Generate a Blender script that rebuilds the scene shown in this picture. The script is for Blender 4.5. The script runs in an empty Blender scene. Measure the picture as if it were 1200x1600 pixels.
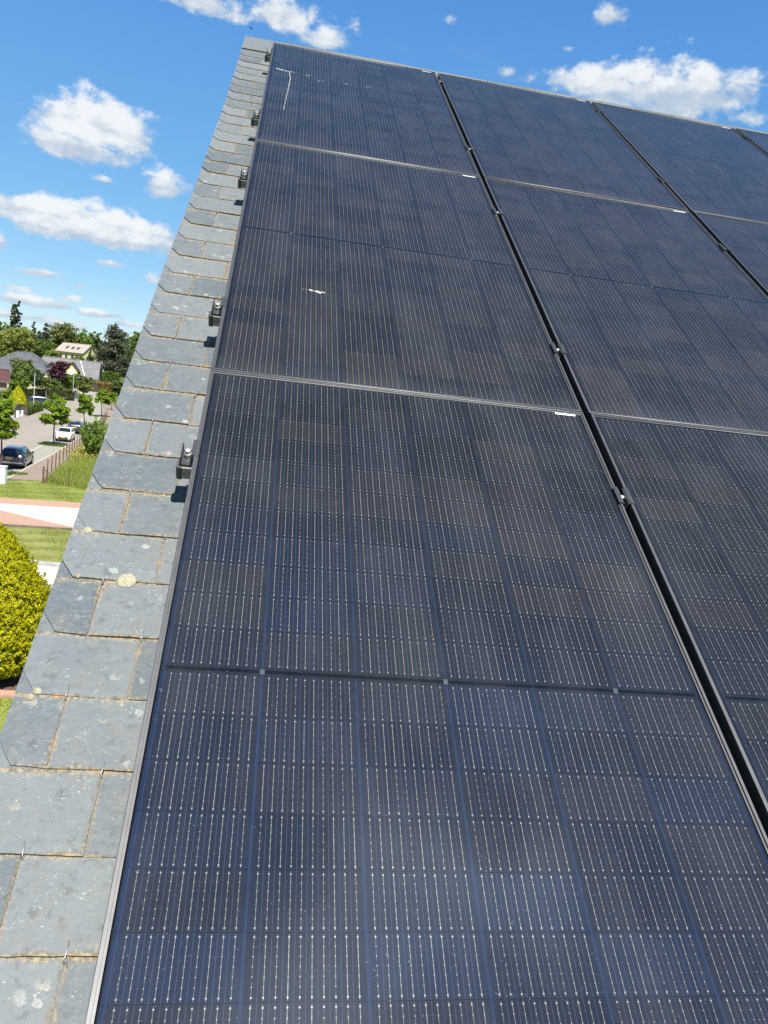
import bpy, bmesh, math, random
import numpy as np
from mathutils import Vector, Matrix

S = bpy.context.scene
COL = S.collection
R_ = math.radians
rng = random.Random(7)
nrg = np.random.default_rng(7)

# ------------------------------------------------------------------ camera
F_PX, CAMZ = 1206.0, 9.3
MROW = np.array([[0.982787, 0.08747, 0.162721],
                 [-0.146402, -0.168449, 0.974778],
                 [0.112674, -0.981822, -0.152744]])
PITCH = 0.5728794
ORIG = np.array([-0.164324, 2.294817, 9.305873])
AX = np.array([[1, 0, 0], [0, math.cos(PITCH), -math.sin(PITCH)], [0, math.sin(PITCH), math.cos(PITCH)]])
CAM = np.array([0.0, 0.0, CAMZ])

cam_d = bpy.data.cameras.new('camera')
cam_o = bpy.data.objects.new('camera', cam_d)
COL.objects.link(cam_o)
cam_d.sensor_fit = 'VERTICAL'
cam_d.sensor_height = 24.0
cam_d.sensor_width = 18.0
cam_d.lens = F_PX / 1600 * 24.0
cam_d.clip_start = 0.05
cam_d.clip_end = 20000
mw = Matrix.Identity(4)
for i in range(3):
    mw[i][0] = MROW[i][0]
    mw[i][1] = -MROW[i][1]
    mw[i][2] = -MROW[i][2]
mw[2][3] = CAMZ
cam_o.matrix_world = mw
S.camera = cam_o

# ------------------------------------------------------------------ light
SUN_EL, SUN_AZ = 59.0, 166.5          # azimuth clockwise from +Y
sd = Vector((math.cos(R_(SUN_EL)) * math.sin(R_(SUN_AZ)), math.cos(R_(SUN_EL)) * math.cos(R_(SUN_AZ)), math.sin(R_(SUN_EL))))
sun_d = bpy.data.lights.new('sun', 'SUN')
sun_d.energy = 4.2
sun_d.angle = R_(0.53)
sun_d.color = (1.0, 0.95, 0.86)
sun_o = bpy.data.objects.new('sun', sun_d)
COL.objects.link(sun_o)
sun_o.location = (0, -30, 60)
sun_o.rotation_euler = sd.to_track_quat('Z', 'Y').to_euler()

S.view_settings.view_transform = 'Standard'
S.view_settings.look = 'None'
S.view_settings.gamma = 1.0
S.view_settings.exposure = 1.15
S.view_settings.use_curve_mapping = False
S.cycles.max_bounces = 6
S.cycles.transparent_max_bounces = 6
S.cycles.sample_clamp_indirect = 6.0


# ------------------------------------------------------------------ node helpers
class V:
    """arithmetic on shader sockets"""
    def __init__(self, nt, s):
        self.nt, self.s = nt, s

    def _m(self, op, *a, clamp=False):
        n = self.nt.nodes.new('ShaderNodeMath')
        n.operation = op
        n.use_clamp = clamp
        for i, x in enumerate(a):
            if isinstance(x, V):
                self.nt.links.new(x.s, n.inputs[i])
            else:
                n.inputs[i].default_value = float(x)
        return V(self.nt, n.outputs[0])

    def __add__(self, o): return self._m('ADD', self, o)
    __radd__ = __add__
    def __sub__(self, o): return self._m('SUBTRACT', self, o)
    def __rsub__(self, o): return self._m('SUBTRACT', o, self)
    def __mul__(self, o): return self._m('MULTIPLY', self, o)
    __rmul__ = __mul__
    def __truediv__(self, o): return self._m('DIVIDE', self, o)
    def abs(self): return self._m('ABSOLUTE', self)
    def floor(self): return self._m('FLOOR', self)
    def mod(self, o): return self._m('FLOORED_MODULO', self, o)
    def min(self, o): return self._m('MINIMUM', self, o)
    def max(self, o): return self._m('MAXIMUM', self, o)
    def lt(self, o): return self._m('LESS_THAN', self, o)
    def gt(self, o): return self._m('GREATER_THAN', self, o)
    def sqrt(self): return self._m('SQRT', self)
    def pow(self, o): return self._m('POWER', self, o)
    def clamp(self): return self._m('ADD', self, 0.0, clamp=True)

    def smooth(self, a, b, lo=0.0, hi=1.0):
        n = self.nt.nodes.new('ShaderNodeMapRange')
        n.interpolation_type = 'SMOOTHSTEP'
        self.nt.links.new(self.s, n.inputs[0])
        n.inputs[1].default_value = a
        n.inputs[2].default_value = b
        n.inputs[3].default_value = lo
        n.inputs[4].default_value = hi
        return V(self.nt, n.outputs[0])


def setin(nt, sock, val):
    if isinstance(val, V):
        nt.links.new(val.s, sock)
    elif isinstance(val, bpy.types.NodeSocket):
        nt.links.new(val, sock)
    else:
        sock.default_value = val


def mix(nt, fac, a, b):
    n = nt.nodes.new('ShaderNodeMix')
    n.data_type = 'RGBA'
    setin(nt, n.inputs[0], fac)
    for i, c in ((6, a), (7, b)):
        if isinstance(c, (tuple, list)):
            n.inputs[i].default_value = (c[0], c[1], c[2], 1)
        else:
            nt.links.new(c, n.inputs[i])
    return n.outputs[2]


def noise(nt, vec, scale, detail=4, rough=0.55, dist=0.0, w=None):
    n = nt.nodes.new('ShaderNodeTexNoise')
    if w is not None:
        n.noise_dimensions = '4D'
        setin(nt, n.inputs['W'], w)
    if vec is not None:
        nt.links.new(vec, n.inputs['Vector'])
    n.inputs['Scale'].default_value = scale
    n.inputs['Detail'].default_value = detail
    n.inputs['Roughness'].default_value = rough
    n.inputs['Distortion'].default_value = dist
    return V(nt, n.outputs[0])


def voronoi(nt, vec, scale, rand=1.0):
    n = nt.nodes.new('ShaderNodeTexVoronoi')
    nt.links.new(vec, n.inputs['Vector'])
    n.inputs['Scale'].default_value = scale
    n.inputs['Randomness'].default_value = rand
    return V(nt, n.outputs['Distance']), n.outputs['Color']


def mapping(nt, vec, scale=(1, 1, 1), loc=(0, 0, 0)):
    n = nt.nodes.new('ShaderNodeMapping')
    nt.links.new(vec, n.inputs[0])
    n.inputs['Location'].default_value = loc
    n.inputs['Scale'].default_value = scale
    return n.outputs[0]


def mat(name):
    m = bpy.data.materials.new(name)
    m.use_nodes = True
    nt = m.node_tree
    b = nt.nodes['Principled BSDF']
    return m, nt, b


def bump(nt, b, h, strength=0.3, dist=0.01):
    n = nt.nodes.new('ShaderNodeBump')
    n.inputs['Strength'].default_value = strength
    n.inputs['Distance'].default_value = dist
    nt.links.new(h.s, n.inputs['Height'])
    nt.links.new(n.outputs[0], b.inputs['Normal'])


def objco(nt):
    return nt.nodes.new('ShaderNodeTexCoord').outputs['Object']


def simple(name, col, rough=0.6, metal=0.0, var=0.15, scale=3.0, spec=0.5, bumps=0.0, coat=0.0, stretch=(1, 1, 1)):
    m, nt, b = mat(name)
    co = mapping(nt, objco(nt), stretch)
    n = noise(nt, co, scale, 5, 0.6)
    c0 = tuple(max(0, c * (1 - var)) for c in col)
    c1 = tuple(c * (1 + var) for c in col)
    nt.links.new(mix(nt, n.smooth(0.3, 0.7), c0, c1), b.inputs['Base Color'])
    b.inputs['Roughness'].default_value = rough
    b.inputs['Metallic'].default_value = metal
    b.inputs['Specular IOR Level'].default_value = spec
    b.inputs['Coat Weight'].default_value = coat
    b.inputs['Coat Roughness'].default_value = 0.05
    if bumps:
        bump(nt, b, noise(nt, co, scale * 8, 4), bumps, 0.01)
    return m


# ------------------------------------------------------------------ geometry helpers
def P(a, b, c=0.0):
    """roof frame (along eave, up slope, off the roof) -> world"""
    return ORIG + AX @ np.array([a, b, c])


def ray(x, y):
    d = MROW @ np.array([(x - 600) / F_PX, (y - 800) / F_PX, 1.0])
    return d / np.linalg.norm(d)


def hill(x, y):
    t = min(max((y - 165) / 150.0, 0), 1)
    t2 = min(max((y - 330) / 900.0, 0), 1)
    return 6.6 * t * t * (3 - 2 * t) + 8 * t2 * t2


def G(x, y, z=0.0):
    """a measured photo position laid on the ground"""
    d = ray(x, y)
    return Vector(CAM + d * ((z - CAMZ) / d[2]))


def at(x, y, Y):
    d = ray(x, y)
    return Vector(CAM + d * (Y / d[1]))


def mpp(p):
    """metres per photo pixel at a world point"""
    return float(MROW[:, 2] @ (np.array(p) - CAM)) / F_PX


CP = AX.T @ (CAM - ORIG)


def roofpt(x, y, c=0.0):
    d = AX.T @ ray(x, y)
    return CP + d * ((c - CP[2]) / d[2])


def link(name, me, m=None, parent=None):
    o = bpy.data.objects.new(name, me)
    COL.objects.link(o)
    if m is not None and me is not None and len(me.materials) == 0:
        me.materials.append(m)
    if parent is not None:
        o.parent = parent
    return o


def tag(o, label, cat, group=None, kind=None):
    if label:
        o['label'] = label
    if cat:
        o['category'] = cat
    if group:
        o['group'] = group
    if kind:
        o['kind'] = kind
    return o


def empty(name, loc, rot=(0, 0, 0)):
    o = bpy.data.objects.new(name, None)
    COL.objects.link(o)
    o.location = loc
    o.rotation_euler = rot
    o.empty_display_size = 0.2
    return o


def structure(o):
    o['kind'] = 'structure'
    return o


class MB:
    """collects shapes, then links them as one mesh object"""
    def __init__(self):
        self.v, self.f, self.sm = [], [], []

    def add(self, vs, fs, smooth=False):
        n = len(self.v)
        self.v += [tuple(v) for v in vs]
        self.f += [tuple(i + n for i in f) for f in fs]
        self.sm += [smooth] * len(fs)
        return self

    def box(self, c, s, rz=0.0, m=None):
        hx, hy, hz = s[0] / 2, s[1] / 2, s[2] / 2
        vs = []
        for dx, dy, dz in ((-1, -1, -1), (1, -1, -1), (1, 1, -1), (-1, 1, -1), (-1, -1, 1), (1, -1, 1), (1, 1, 1), (-1, 1, 1)):
            p = Vector((dx * hx, dy * hy, dz * hz))
            if m is not None:
                p = m @ p
            elif rz:
                p = Matrix.Rotation(rz, 3, 'Z') @ p
            vs.append(p + Vector(c))
        return self.add(vs, ((0, 3, 2, 1), (4, 5, 6, 7), (0, 1, 5, 4), (1, 2, 6, 5), (2, 3, 7, 6), (3, 0, 4, 7)))

    def tube(self, pts, rad, n=8, caps=True, smooth=True):
        pts = [Vector(p) for p in pts]
        rads = rad if isinstance(rad, (list, tuple)) else [rad] * len(pts)
        vs, fs = [], []
        for i, p in enumerate(pts):
            t = (pts[min(i + 1, len(pts) - 1)] - pts[max(i - 1, 0)]).normalized()
            ref = Vector((0, 0, 1)) if abs(t.z) < 0.9 else Vector((1, 0, 0))
            x = t.cross(ref).normalized()
            y = t.cross(x).normalized()
            for k in range(n):
                a = 2 * math.pi * k / n
                vs.append(p + (x * math.cos(a) + y * math.sin(a)) * rads[i])
        for i in range(len(pts) - 1):
            for k in range(n):
                k2 = (k + 1) % n
                fs.append((i * n + k, i * n + k2, (i + 1) * n + k2, (i + 1) * n + k))
        self.add(vs, fs, smooth)
        if caps:
            L = len(self.v) - len(vs)
            self.f.append(tuple(L + k for k in range(n - 1, -1, -1)))
            self.sm.append(False)
            e = L + (len(pts) - 1) * n
            self.f.append(tuple(e + k for k in range(n)))
            self.sm.append(False)
        return self

    def prism(self, poly, z0, z1):
        n = len(poly)
        vs = [(x, y, z0) for x, y in poly] + [(x, y, z1) for x, y in poly]
        fs = [tuple(range(n - 1, -1, -1)), tuple(range(n, 2 * n))]
        for i in range(n):
            j = (i + 1) % n
            fs.append((i, j, n + j, n + i))
        return self.add(vs, fs)

    def mesh(self, name):
        me = bpy.data.meshes.new(name)
        me.from_pydata(self.v, [], self.f)
        me.polygons.foreach_set('use_smooth', self.sm)
        me.validate()
        me.update()
        return me

    def build(self, name, m, parent=None, bevel=0.0, fixn=False):
        me = self.mesh(name)
        if bevel or fixn:
            bm = bmesh.new()
            bm.from_mesh(me)
            if fixn:
                bmesh.ops.recalc_face_normals(bm, faces=bm.faces)
            if bevel:
                bmesh.ops.bevel(bm, geom=[e for e in bm.edges if len(e.link_faces) == 2 and e.calc_face_angle(0) > 0.5], offset=bevel, segments=2, affect='EDGES', clamp_overlap=True)
            bm.to_mesh(me)
            bm.free()
        return link(name, me, m, parent)


# ------------------------------------------------------------------ sky
def build_world():
    w = bpy.data.worlds.new('World')
    S.world = w
    w.use_nodes = True
    nt = w.node_tree
    bg = nt.nodes['Background']
    sky = nt.nodes.new('ShaderNodeTexSky')
    sky.sky_type = 'NISHITA'
    sky.sun_disc = False
    sky.sun_elevation = R_(SUN_EL)
    sky.sun_rotation = R_(SUN_AZ)
    sky.altitude = 300
    sky.air_density = 1.0
    sky.dust_density = 0.0
    sky.ozone_density = 2.2
    hs = nt.nodes.new('ShaderNodeHueSaturation')
    hs.inputs['Saturation'].default_value = 1.22
    hs.inputs['Value'].default_value = 1.0
    nt.links.new(sky.outputs[0], hs.inputs['Color'])
    grad = nt.nodes.new('ShaderNodeValToRGB')
    els = grad.color_ramp.elements
    stops = [(0.0, (.56, .78, .90)), (.035, (.46, .71, .90)), (.10, (.29, .59, .89)), (.22, (.185, .475, .87)), (.40, (.105, .345, .80)), (.62, (.055, .20, .52)), (1.0, (.030, .12, .34))]
    while len(els) < len(stops):
        els.new(0.5)
    for e_, (p_, c_) in zip(els, stops):
        e_.position = p_
        e_.color = (*[q * 5.0 for q in c_], 1)
    tc = nt.nodes.new('ShaderNodeTexCoord')
    d = tc.outputs['Generated']
    sep = nt.nodes.new('ShaderNodeSeparateXYZ')
    nt.links.new(d, sep.inputs[0])
    x, y, z = (V(nt, sep.outputs[i]) for i in range(3))
    az = x._m('ARCTAN2', x, y) * (180 / math.pi)
    el = z._m('ARCSINE', z) * (180 / math.pi)
    setin(nt, grad.inputs[0], z.max(0.0))
    skyc = mix(nt, 0.78, hs.outputs[0], grad.outputs[0])
    # clouds: photo centre (px), half width, half height (deg), strength
    clouds = [(150, 200, 3.0, 1.75, 1.12), (118, 232, 3.2, 1.10, 0.98), (190, 214, 1.6, 1.0, 0.86), (163, 280, 1.3, 0.45, 0.66),
              (259, 294, 1.7, 1.15, 1.02),
              (5, 318, 2.6, 1.0, 0.9), (95, 342, 4.0, 1.3, 1.1), (200, 366, 4.6, 1.3, 1.1), (150, 372, 5.5, 0.8, 0.9),
              (176, 413, 1.7, 0.45, 0.72), (68, 428, 1.9, 0.45, 0.85), (240, 438, 1.4, 1.0, 0.55),
              (60, 473, 2.4, 0.50, 1.0), (112, 467, 1.2, 0.36, 0.9), (160, 492, 1.8, 0.42, 0.95), (70, 500, 3.8, 0.5, 0.78), (237, 484, 0.8, 0.4, 0.7), (-4, 380, 0.8, 1.0, 0.9),
              (325, 8, 4.4, 1.3, 0.76), (450, 28, 3.0, 1.4, 0.92), (505, 62, 2.0, 1.0, 0.95), (555, 45, 1.6, 1.6, 0.5), (260, -8, 3.0, 1.2, 0.7),
              (950, 135, 4.4, 1.4, 0.95), (1050, 150, 5.4, 1.9, 1.1), (1000, 120, 2.8, 1.3, 1.0), (1085, 116, 2.6, 0.9, 0.82), (870, 128, 3.0, 1.0, 0.68), (1160, 185, 2.6, 1.0, 0.72),
              (30, 452, 1.6, 0.3, 0.8), (120, 447, 1.2, 0.3, 0.72), (190, 470, 1.3, 0.35, 0.8), (100, 508, 2.4, 0.35, 0.82), (10, 492, 1.8, 0.4, 0.85), (200, 507, 2.0, 0.4, 0.78), (700, 30, 1.2, 0.9, 0.5), (950, 25, 1.6, 1.5, 0.78), (890, 78, 1.3, 0.7, 0.6), (790, 115, 1.4, 0.8, 0.6), (830, 122, 1.6, 0.8, 0.65)]
    # far outside the frame: what the panels mirror
    extra = [(131, 73.0, 17, 5.5, 1.15), (118, 65.5, 8, 3.4, 1.1), (162, 71, 14, 4.5, 1.15), (215, 78, 30, 5.0, 1.0), (70, 60, 9, 3.4, 0.8), (-60, 40, 22, 8, 1.0), (-120, 30, 25, 8, 1.0), (60, 33, 10, 4, 0.9), (180, 35, 30, 9, 1.0), (110, 25, 20, 6, 1.0)]
    items = []
    for cx, cy, rx, ry, s in clouds:
        dd = ray(cx, cy)
        items.append((math.degrees(math.atan2(dd[0], dd[1])), math.degrees(math.asin(dd[2])), rx, ry, s))
    items += extra
    # warp the coordinates so that the outlines billow
    mp = mapping(nt, d, (1, 1, 1.6))
    n1 = noise(nt, mp, 13, 6, 0.62, 0.25)
    n2 = noise(nt, mp, 46, 5, 0.6)
    waz = az
    field = None
    top = None
    for a0, e0, rx, ry, s in items:
        du = (waz - a0) * (1 / rx)
        dv = (el - e0) * (1 / ry)
        below = dv.min(0.0) * 0.45       # flatter bases
        q = s - (du * du + (dv + below) * (dv + below)).sqrt() * 0.62
        field = q if field is None else field.max(q)
        t = dv * (q.max(0.0))
        top = t if top is None else top.max(t)
    n0 = noise(nt, mapping(nt, d, (1, 1, 1.4), (3.1, 1.7, 0.4)), 26, 6, 0.65, 0.4)
    f = field + (n1 - 0.5) * 1.15 + (n0 - 0.5) * 0.85 + (n2 - 0.5) * 0.65
    mask = f.smooth(0.30, 0.68)
    # thin streaks of cirrus
    mp2 = mapping(nt, d, (1.2, 1.2, 6.0))
    cir = noise(nt, mp2, 5, 6, 0.6, 0.6).smooth(0.58, 0.82) * 0.10
    mask = mask.max(cir)
    inner = (f * 0.45 + top * 1.6 + (n1 - 0.5) * 1.2 + (n2 - 0.5) * 1.3).smooth(0.10, 1.0)
    k = 5.4
    ccol = mix(nt, inner, (0.50 * k, 0.60 * k, 0.72 * k), (0.90 * k, 0.93 * k, 0.95 * k))
    m2 = mask * 0.94
    # thin cloud near the sun is far brighter than cloud low in the north
    bo = nt.nodes.new('ShaderNodeVectorMath')
    bo.operation = 'SCALE'
    nt.links.new(ccol, bo.inputs[0])
    setin(nt, bo.inputs['Scale'], el.smooth(52, 66) * 2.9 + 1.0)
    out = mix(nt, m2, skyc, bo.outputs[0])
    nt.links.new(out, bg.inputs['Color'])
    bg.inputs['Strength'].default_value = 0.085


build_world()

# ------------------------------------------------------------------ materials
W_MOD, H_MOD, GAPX, GAPY = 1.134, 2.066, 0.0228, 0.008
M = {}


def mat_cells():
    m, nt, b = mat('solar cells under glass')
    uvn = nt.nodes.new('ShaderNodeUVMap')
    uvn.uv_map = 'metres'
    sep = nt.nodes.new('ShaderNodeSeparateXYZ')
    nt.links.new(uvn.outputs[0], sep.inputs[0])
    u, v = V(nt, sep.outputs[0]), V(nt, sep.outputs[1])
    oi = nt.nodes.new('ShaderNodeObjectInfo')
    orand = V(nt, oi.outputs['Random'])
    mgn, n_col, rp = 0.0205, 6, 0.0917
    cpitch = (W_MOD - 2 * mgn) / n_col
    uu = u - mgn
    ci = (uu * (1 / cpitch)).floor()
    cx = uu - ci * cpitch
    dv = v - H_MOD / 2
    w = dv.abs() - 0.0082
    ri = (w * (1 / rp)).floor()
    fr = w - ri * rp
    inside = uu.gt(0) * uu.lt(W_MOD - 2 * mgn) * w.gt(0) * w.lt(rp * 11)
    ex = cx.min(cpitch - cx) - 0.0011
    ey = fr.min(rp - fr) - 0.0008
    cell = inside * ex.gt(0) * ey.gt(0) * (ex + ey).gt(0.0062)
    # colour of each cell
    wn = nt.nodes.new('ShaderNodeTexWhiteNoise')
    cmb = nt.nodes.new('ShaderNodeCombineXYZ')
    setin(nt, cmb.inputs[0], ci)
    setin(nt, cmb.inputs[1], ri + dv.gt(0) * 40.0)
    setin(nt, cmb.inputs[2], orand * 97.0)
    nt.links.new(cmb.outputs[0], wn.inputs['Vector'])
    rs = nt.nodes.new('ShaderNodeSeparateColor')
    nt.links.new(wn.outputs['Color'], rs.inputs[0])
    r1, r2 = V(nt, rs.outputs[0]), V(nt, rs.outputs[1])
    co = uvn.outputs[0]
    big = noise(nt, co, 1.6, 3, 0.5, w=orand * 20.0)
    fine = noise(nt, co, 900, 2, 0.6)
    blue = (r1.smooth(0.55, 1.0) * 0.5 + big.smooth(0.45, 0.75) * 0.35 + (0.008 - ex).max(0.0) * 32.0).clamp()
    c = mix(nt, r2.smooth(0.2, 0.8), (0.0052, 0.0058, 0.0066), (0.0140, 0.0128, 0.0122))
    c = mix(nt, blue, c, (0.0072, 0.0098, 0.0140))
    # anti-reflection film: the cells look navy seen steeply and neutral seen at a slant
    lw = nt.nodes.new('ShaderNodeLayerWeight')
    steep = (1.0 - V(nt, lw.outputs['Facing'])).smooth(0.50, 0.93)
    c = mix(nt, steep * (0.40 + blue * 0.6), c, (0.0075, 0.0175, 0.043))
    c = mix(nt, fine.smooth(0.35, 0.75) * 0.45, c, (0.030, 0.032, 0.037))
    gapc = mix(nt, ex.abs().lt(0.004) * ey.gt(0.0), (0.0050, 0.0058, 0.0080), mix(nt, steep, (0.0078, 0.0090, 0.0112), (0.0085, 0.0170, 0.042)))
    c = mix(nt, cell, gapc, c)
    # thin blue-white outline of the cells
    eline = (ex.abs().lt(0.00045) * 0.09 + ey.abs().lt(0.0003) * 0.05).clamp() * inside
    c = mix(nt, eline, c, (0.16, 0.24, 0.42))
    # busbar wires with solder pads
    bp = 0.0172
    bx = ((cx - 0.0137 + bp / 2).mod(bp) - bp / 2).abs()
    valid = cx.gt(0.009) * cx.lt(cpitch - 0.009) * inside
    wire = bx.lt(0.00042) * ey.gt(0.0016)
    pad_end = (fr - 0.0062).abs().min((fr - (rp - 0.0062)).abs())
    pads = (pad_end * pad_end + bx * bx).lt(0.0014 ** 2)
    py = ((fr - 0.0062 + 0.0066).mod(0.01322) - 0.0066).abs()
    pads2 = (py * py + bx * bx).lt(0.0009 ** 2)
    # wires are long: brightness changes from wire to wire and along each
    wn2 = nt.nodes.new('ShaderNodeTexWhiteNoise')
    cmb2 = nt.nodes.new('ShaderNodeCombineXYZ')
    setin(nt, cmb2.inputs[0], (u * (1 / bp)).floor())
    setin(nt, cmb2.inputs[1], ri + dv.gt(0) * 40.0)
    setin(nt, cmb2.inputs[2], orand * 31.0)
    nt.links.new(cmb2.outputs[0], wn2.inputs['Vector'])
    wv = V(nt, wn2.outputs['Value'])
    wob = noise(nt, co, 60, 2)
    wfac = (wire * (wv * 0.55 + 0.20 + (wob - 0.5) * 1.2).clamp()).max((pads.max(pads2)) * 1.0) * valid
    mid = (bx - bp / 2).abs().lt(0.0004) * valid * cell * 0.13
    c = mix(nt, mid, c, (0.2, 0.26, 0.4))
    # dark centre strip and its small joints
    strip = dv.abs().lt(0.0040) * uu.gt(0.001) * uu.lt(W_MOD - 2 * mgn - 0.001)
    rim = dv.abs().lt(0.0075) * uu.gt(-0.001) * uu.lt(W_MOD - 2 * mgn + 0.001)
    c = mix(nt, rim * 0.75, c, (0.014, 0.020, 0.025))
    c = mix(nt, strip, c, (0.002, 0.004, 0.006))
    nub = ((uu - cpitch * 1.0).abs().min((uu - cpitch * 3.0).abs()).min((uu - cpitch * 5.0).abs())).lt(0.0045) * dv.abs().lt(0.0058)
    c = mix(nt, nub, c, (0.055, 0.07, 0.075))
    c = mix(nt, wfac, c, (0.31, 0.305, 0.285))
    # dust specks, dust above the lower frame, and a painted film of sky haze
    vd, _ = voronoi(nt, co, 130)
    sp = noise(nt, co, 40, 2).smooth(0.5, 0.8)
    speck = (vd.lt(0.13) * sp * 0.5).max(noise(nt, co, 420, 1).smooth(0.66, 0.76) * 0.13)
    c = mix(nt, speck, c, (0.35, 0.37, 0.40))
    film = noise(nt, mapping(nt, co, (1, 0.35, 1)), 9, 5, 0.65, w=orand * 9.0).smooth(0.35, 0.8) * 0.05 + 0.008 + (v - (H_MOD - 0.10)).max(0.0) * 0.5
    c = mix(nt, film, c, (0.22, 0.24, 0.28))
    # shadow of the frame lip, painted as a black line round the glass
    lip_shade = (u - 0.011).min(W_MOD - 0.011 - u).min((v - 0.011).min(H_MOD - 0.011 - v)).lt(0.0022)
    c = mix(nt, lip_shade, c, (0.002, 0.002, 0.003))
    nt.links.new(c, b.inputs['Base Color'])
    setin(nt, b.inputs['Metallic'], wfac * 0.35)
    b.inputs['Roughness'].default_value = 0.115
    b.inputs['IOR'].default_value = 1.36
    b.inputs['Specular Tint'].default_value = (0.80, 0.88, 1.0, 1)
    b.inputs['Specular IOR Level'].default_value = 0.5
    hb = noise(nt, co, 700, 2) * 0.6 + noise(nt, co, 30, 2) * 0.4
    bump(nt, b, hb, 0.06, 0.0008)
    return m


def mat_slate(name, base=0.68):
    m, nt, b = mat(name)
    uv1 = nt.nodes.new('ShaderNodeUVMap'); uv1.uv_map = 'lower'
    uv2 = nt.nodes.new('ShaderNodeUVMap'); uv2.uv_map = 'upper'
    s1 = nt.nodes.new('ShaderNodeSeparateXYZ'); nt.links.new(uv1.outputs[0], s1.inputs[0])
    s2 = nt.nodes.new('ShaderNodeSeparateXYZ'); nt.links.new(uv2.outputs[0], s2.inputs[0])
    u, v, ur, vr = V(nt, s1.outputs[0]), V(nt, s1.outputs[1]), V(nt, s2.outputs[0]), V(nt, s2.outputs[1])
    at_ = nt.nodes.new('ShaderNodeAttribute'); at_.attribute_name = 'rnd'
    rnd = V(nt, at_.outputs['Fac'])
    co = objco(nt)
    big = noise(nt, co, 7, 4, 0.6, w=rnd * 40.0)
    grain = noise(nt, mapping(nt, co, (60, 130, 60)), 1.0, 6, 0.7, 0.5, w=rnd * 40.0)
    fine = noise(nt, co, 420, 4, 0.65)
    c = mix(nt, (big * 0.45 + rnd * 0.55).smooth(0.15, 0.85), (0.105 * base, 0.134 * base, 0.155 * base), (0.205 * base, 0.230 * base, 0.240 * base))
    c = mix(nt, grain.smooth(0.42, 0.78) * 0.55, c, (0.27 * base, 0.295 * base, 0.30 * base))
    c = mix(nt, fine.smooth(0.3, 0.5, 1.0, 0.0) * 0.4, c, (0.075, 0.092, 0.105))
    # rings and specks of pale lichen
    c = mix(nt, noise(nt, mapping(nt, co, (1.0, 0.45, 1.0)), 24, 5, 0.7, 0.6, w=rnd * 13.0).smooth(0.5, 0.72) * 0.38, c, (0.155, 0.135, 0.100))
    c = mix(nt, noise(nt, co, 40, 5, 0.75, w=rnd * 7.0).smooth(0.52, 0.68) * 0.55, c, (0.055, 0.062, 0.066))
    nz = noise(nt, co, 55, 4)
    wco = nt.nodes.new('ShaderNodeVectorMath'); wco.operation = 'ADD'
    nt.links.new(co, wco.inputs[0])
    sc = nt.nodes.new('ShaderNodeCombineXYZ')
    setin(nt, sc.inputs[0], (nz - 0.5) * 0.045)
    setin(nt, sc.inputs[1], (nz - 0.5) * -0.040)
    nt.links.new(sc.outputs[0], wco.inputs[1])
    vd, vc = voronoi(nt, wco.outputs[0], 34)
    vs = nt.nodes.new('ShaderNodeSeparateColor'); nt.links.new(vc, vs.inputs[0])
    vr1, vr2 = V(nt, vs.outputs[0]), V(nt, vs.outputs[1])
    zone = noise(nt, co, 9, 3, 0.6).smooth(0.40, 0.66)
    rad = vr1.smooth(0.55, 1.0) * 0.32
    li = (rad - vd).smooth(0.0, 0.10) * (0.35 + 0.65 * fine.smooth(0.35, 0.6)) * zone
    ring = ((rad - vd).abs().lt(0.035)) * rad.gt(0.08) * zone * 0.55
    lc = mix(nt, vr2.smooth(0.6, 0.9), (0.44, 0.46, 0.43), (0.46, 0.40, 0.26))
    c = mix(nt, li.max(ring) * 0.66, c, lc)
    vd2, _ = voronoi(nt, mapping(nt, wco.outputs[0], (0.75, 1.5, 1.5)), 120)
    sp = (vd2 * -1.0 + fine * 0.55 - 0.02).smooth(0.0, 0.14) * noise(nt, co, 22, 3).smooth(0.46, 0.66)
    c = mix(nt, sp * 0.6, c, (0.42, 0.44, 0.41))
    # moss, dirt and ochre lichen in the joints
    jn = noise(nt, co, 130, 4, 0.65)
    jn2 = noise(nt, co, 16, 3)
    wdt = jn * 0.008 + jn2.smooth(0.35, 0.75) * 0.008
    side = u.min(ur)
    jl = (wdt - v).smooth(-0.002, 0.006).max((wdt * 0.75 - side).smooth(-0.002, 0.006)).max((wdt * 1.0 - vr).smooth(-0.002, 0.006) * vr.gt(-0.004))
    jc = mix(nt, jn.smooth(0.35, 0.65), (0.085, 0.066, 0.042), (0.27, 0.21, 0.115))
    jc = mix(nt, noise(nt, co, 60, 2).smooth(0.55, 0.7), jc, (0.33, 0.19, 0.06))
    c = mix(nt, jl * 0.78, c, jc)
    halo = (wdt * 2.6 - v.min(vr)).smooth(-0.004, 0.02) * 0.45 * vr.gt(-0.004)
    c = mix(nt, halo * jn.smooth(0.4, 0.7), c, (0.27, 0.26, 0.20))
    nt.links.new(c, b.inputs['Base Color'])
    b.inputs['Roughness'].default_value = 0.62
    b.inputs['Specular IOR Level'].default_value = 0.4
    h = grain * 0.5 + fine * 0.25 + big * 0.8 + jl * 0.8 + li * 0.4
    bump(nt, b, h, 0.5, 0.004)
    return m


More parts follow.
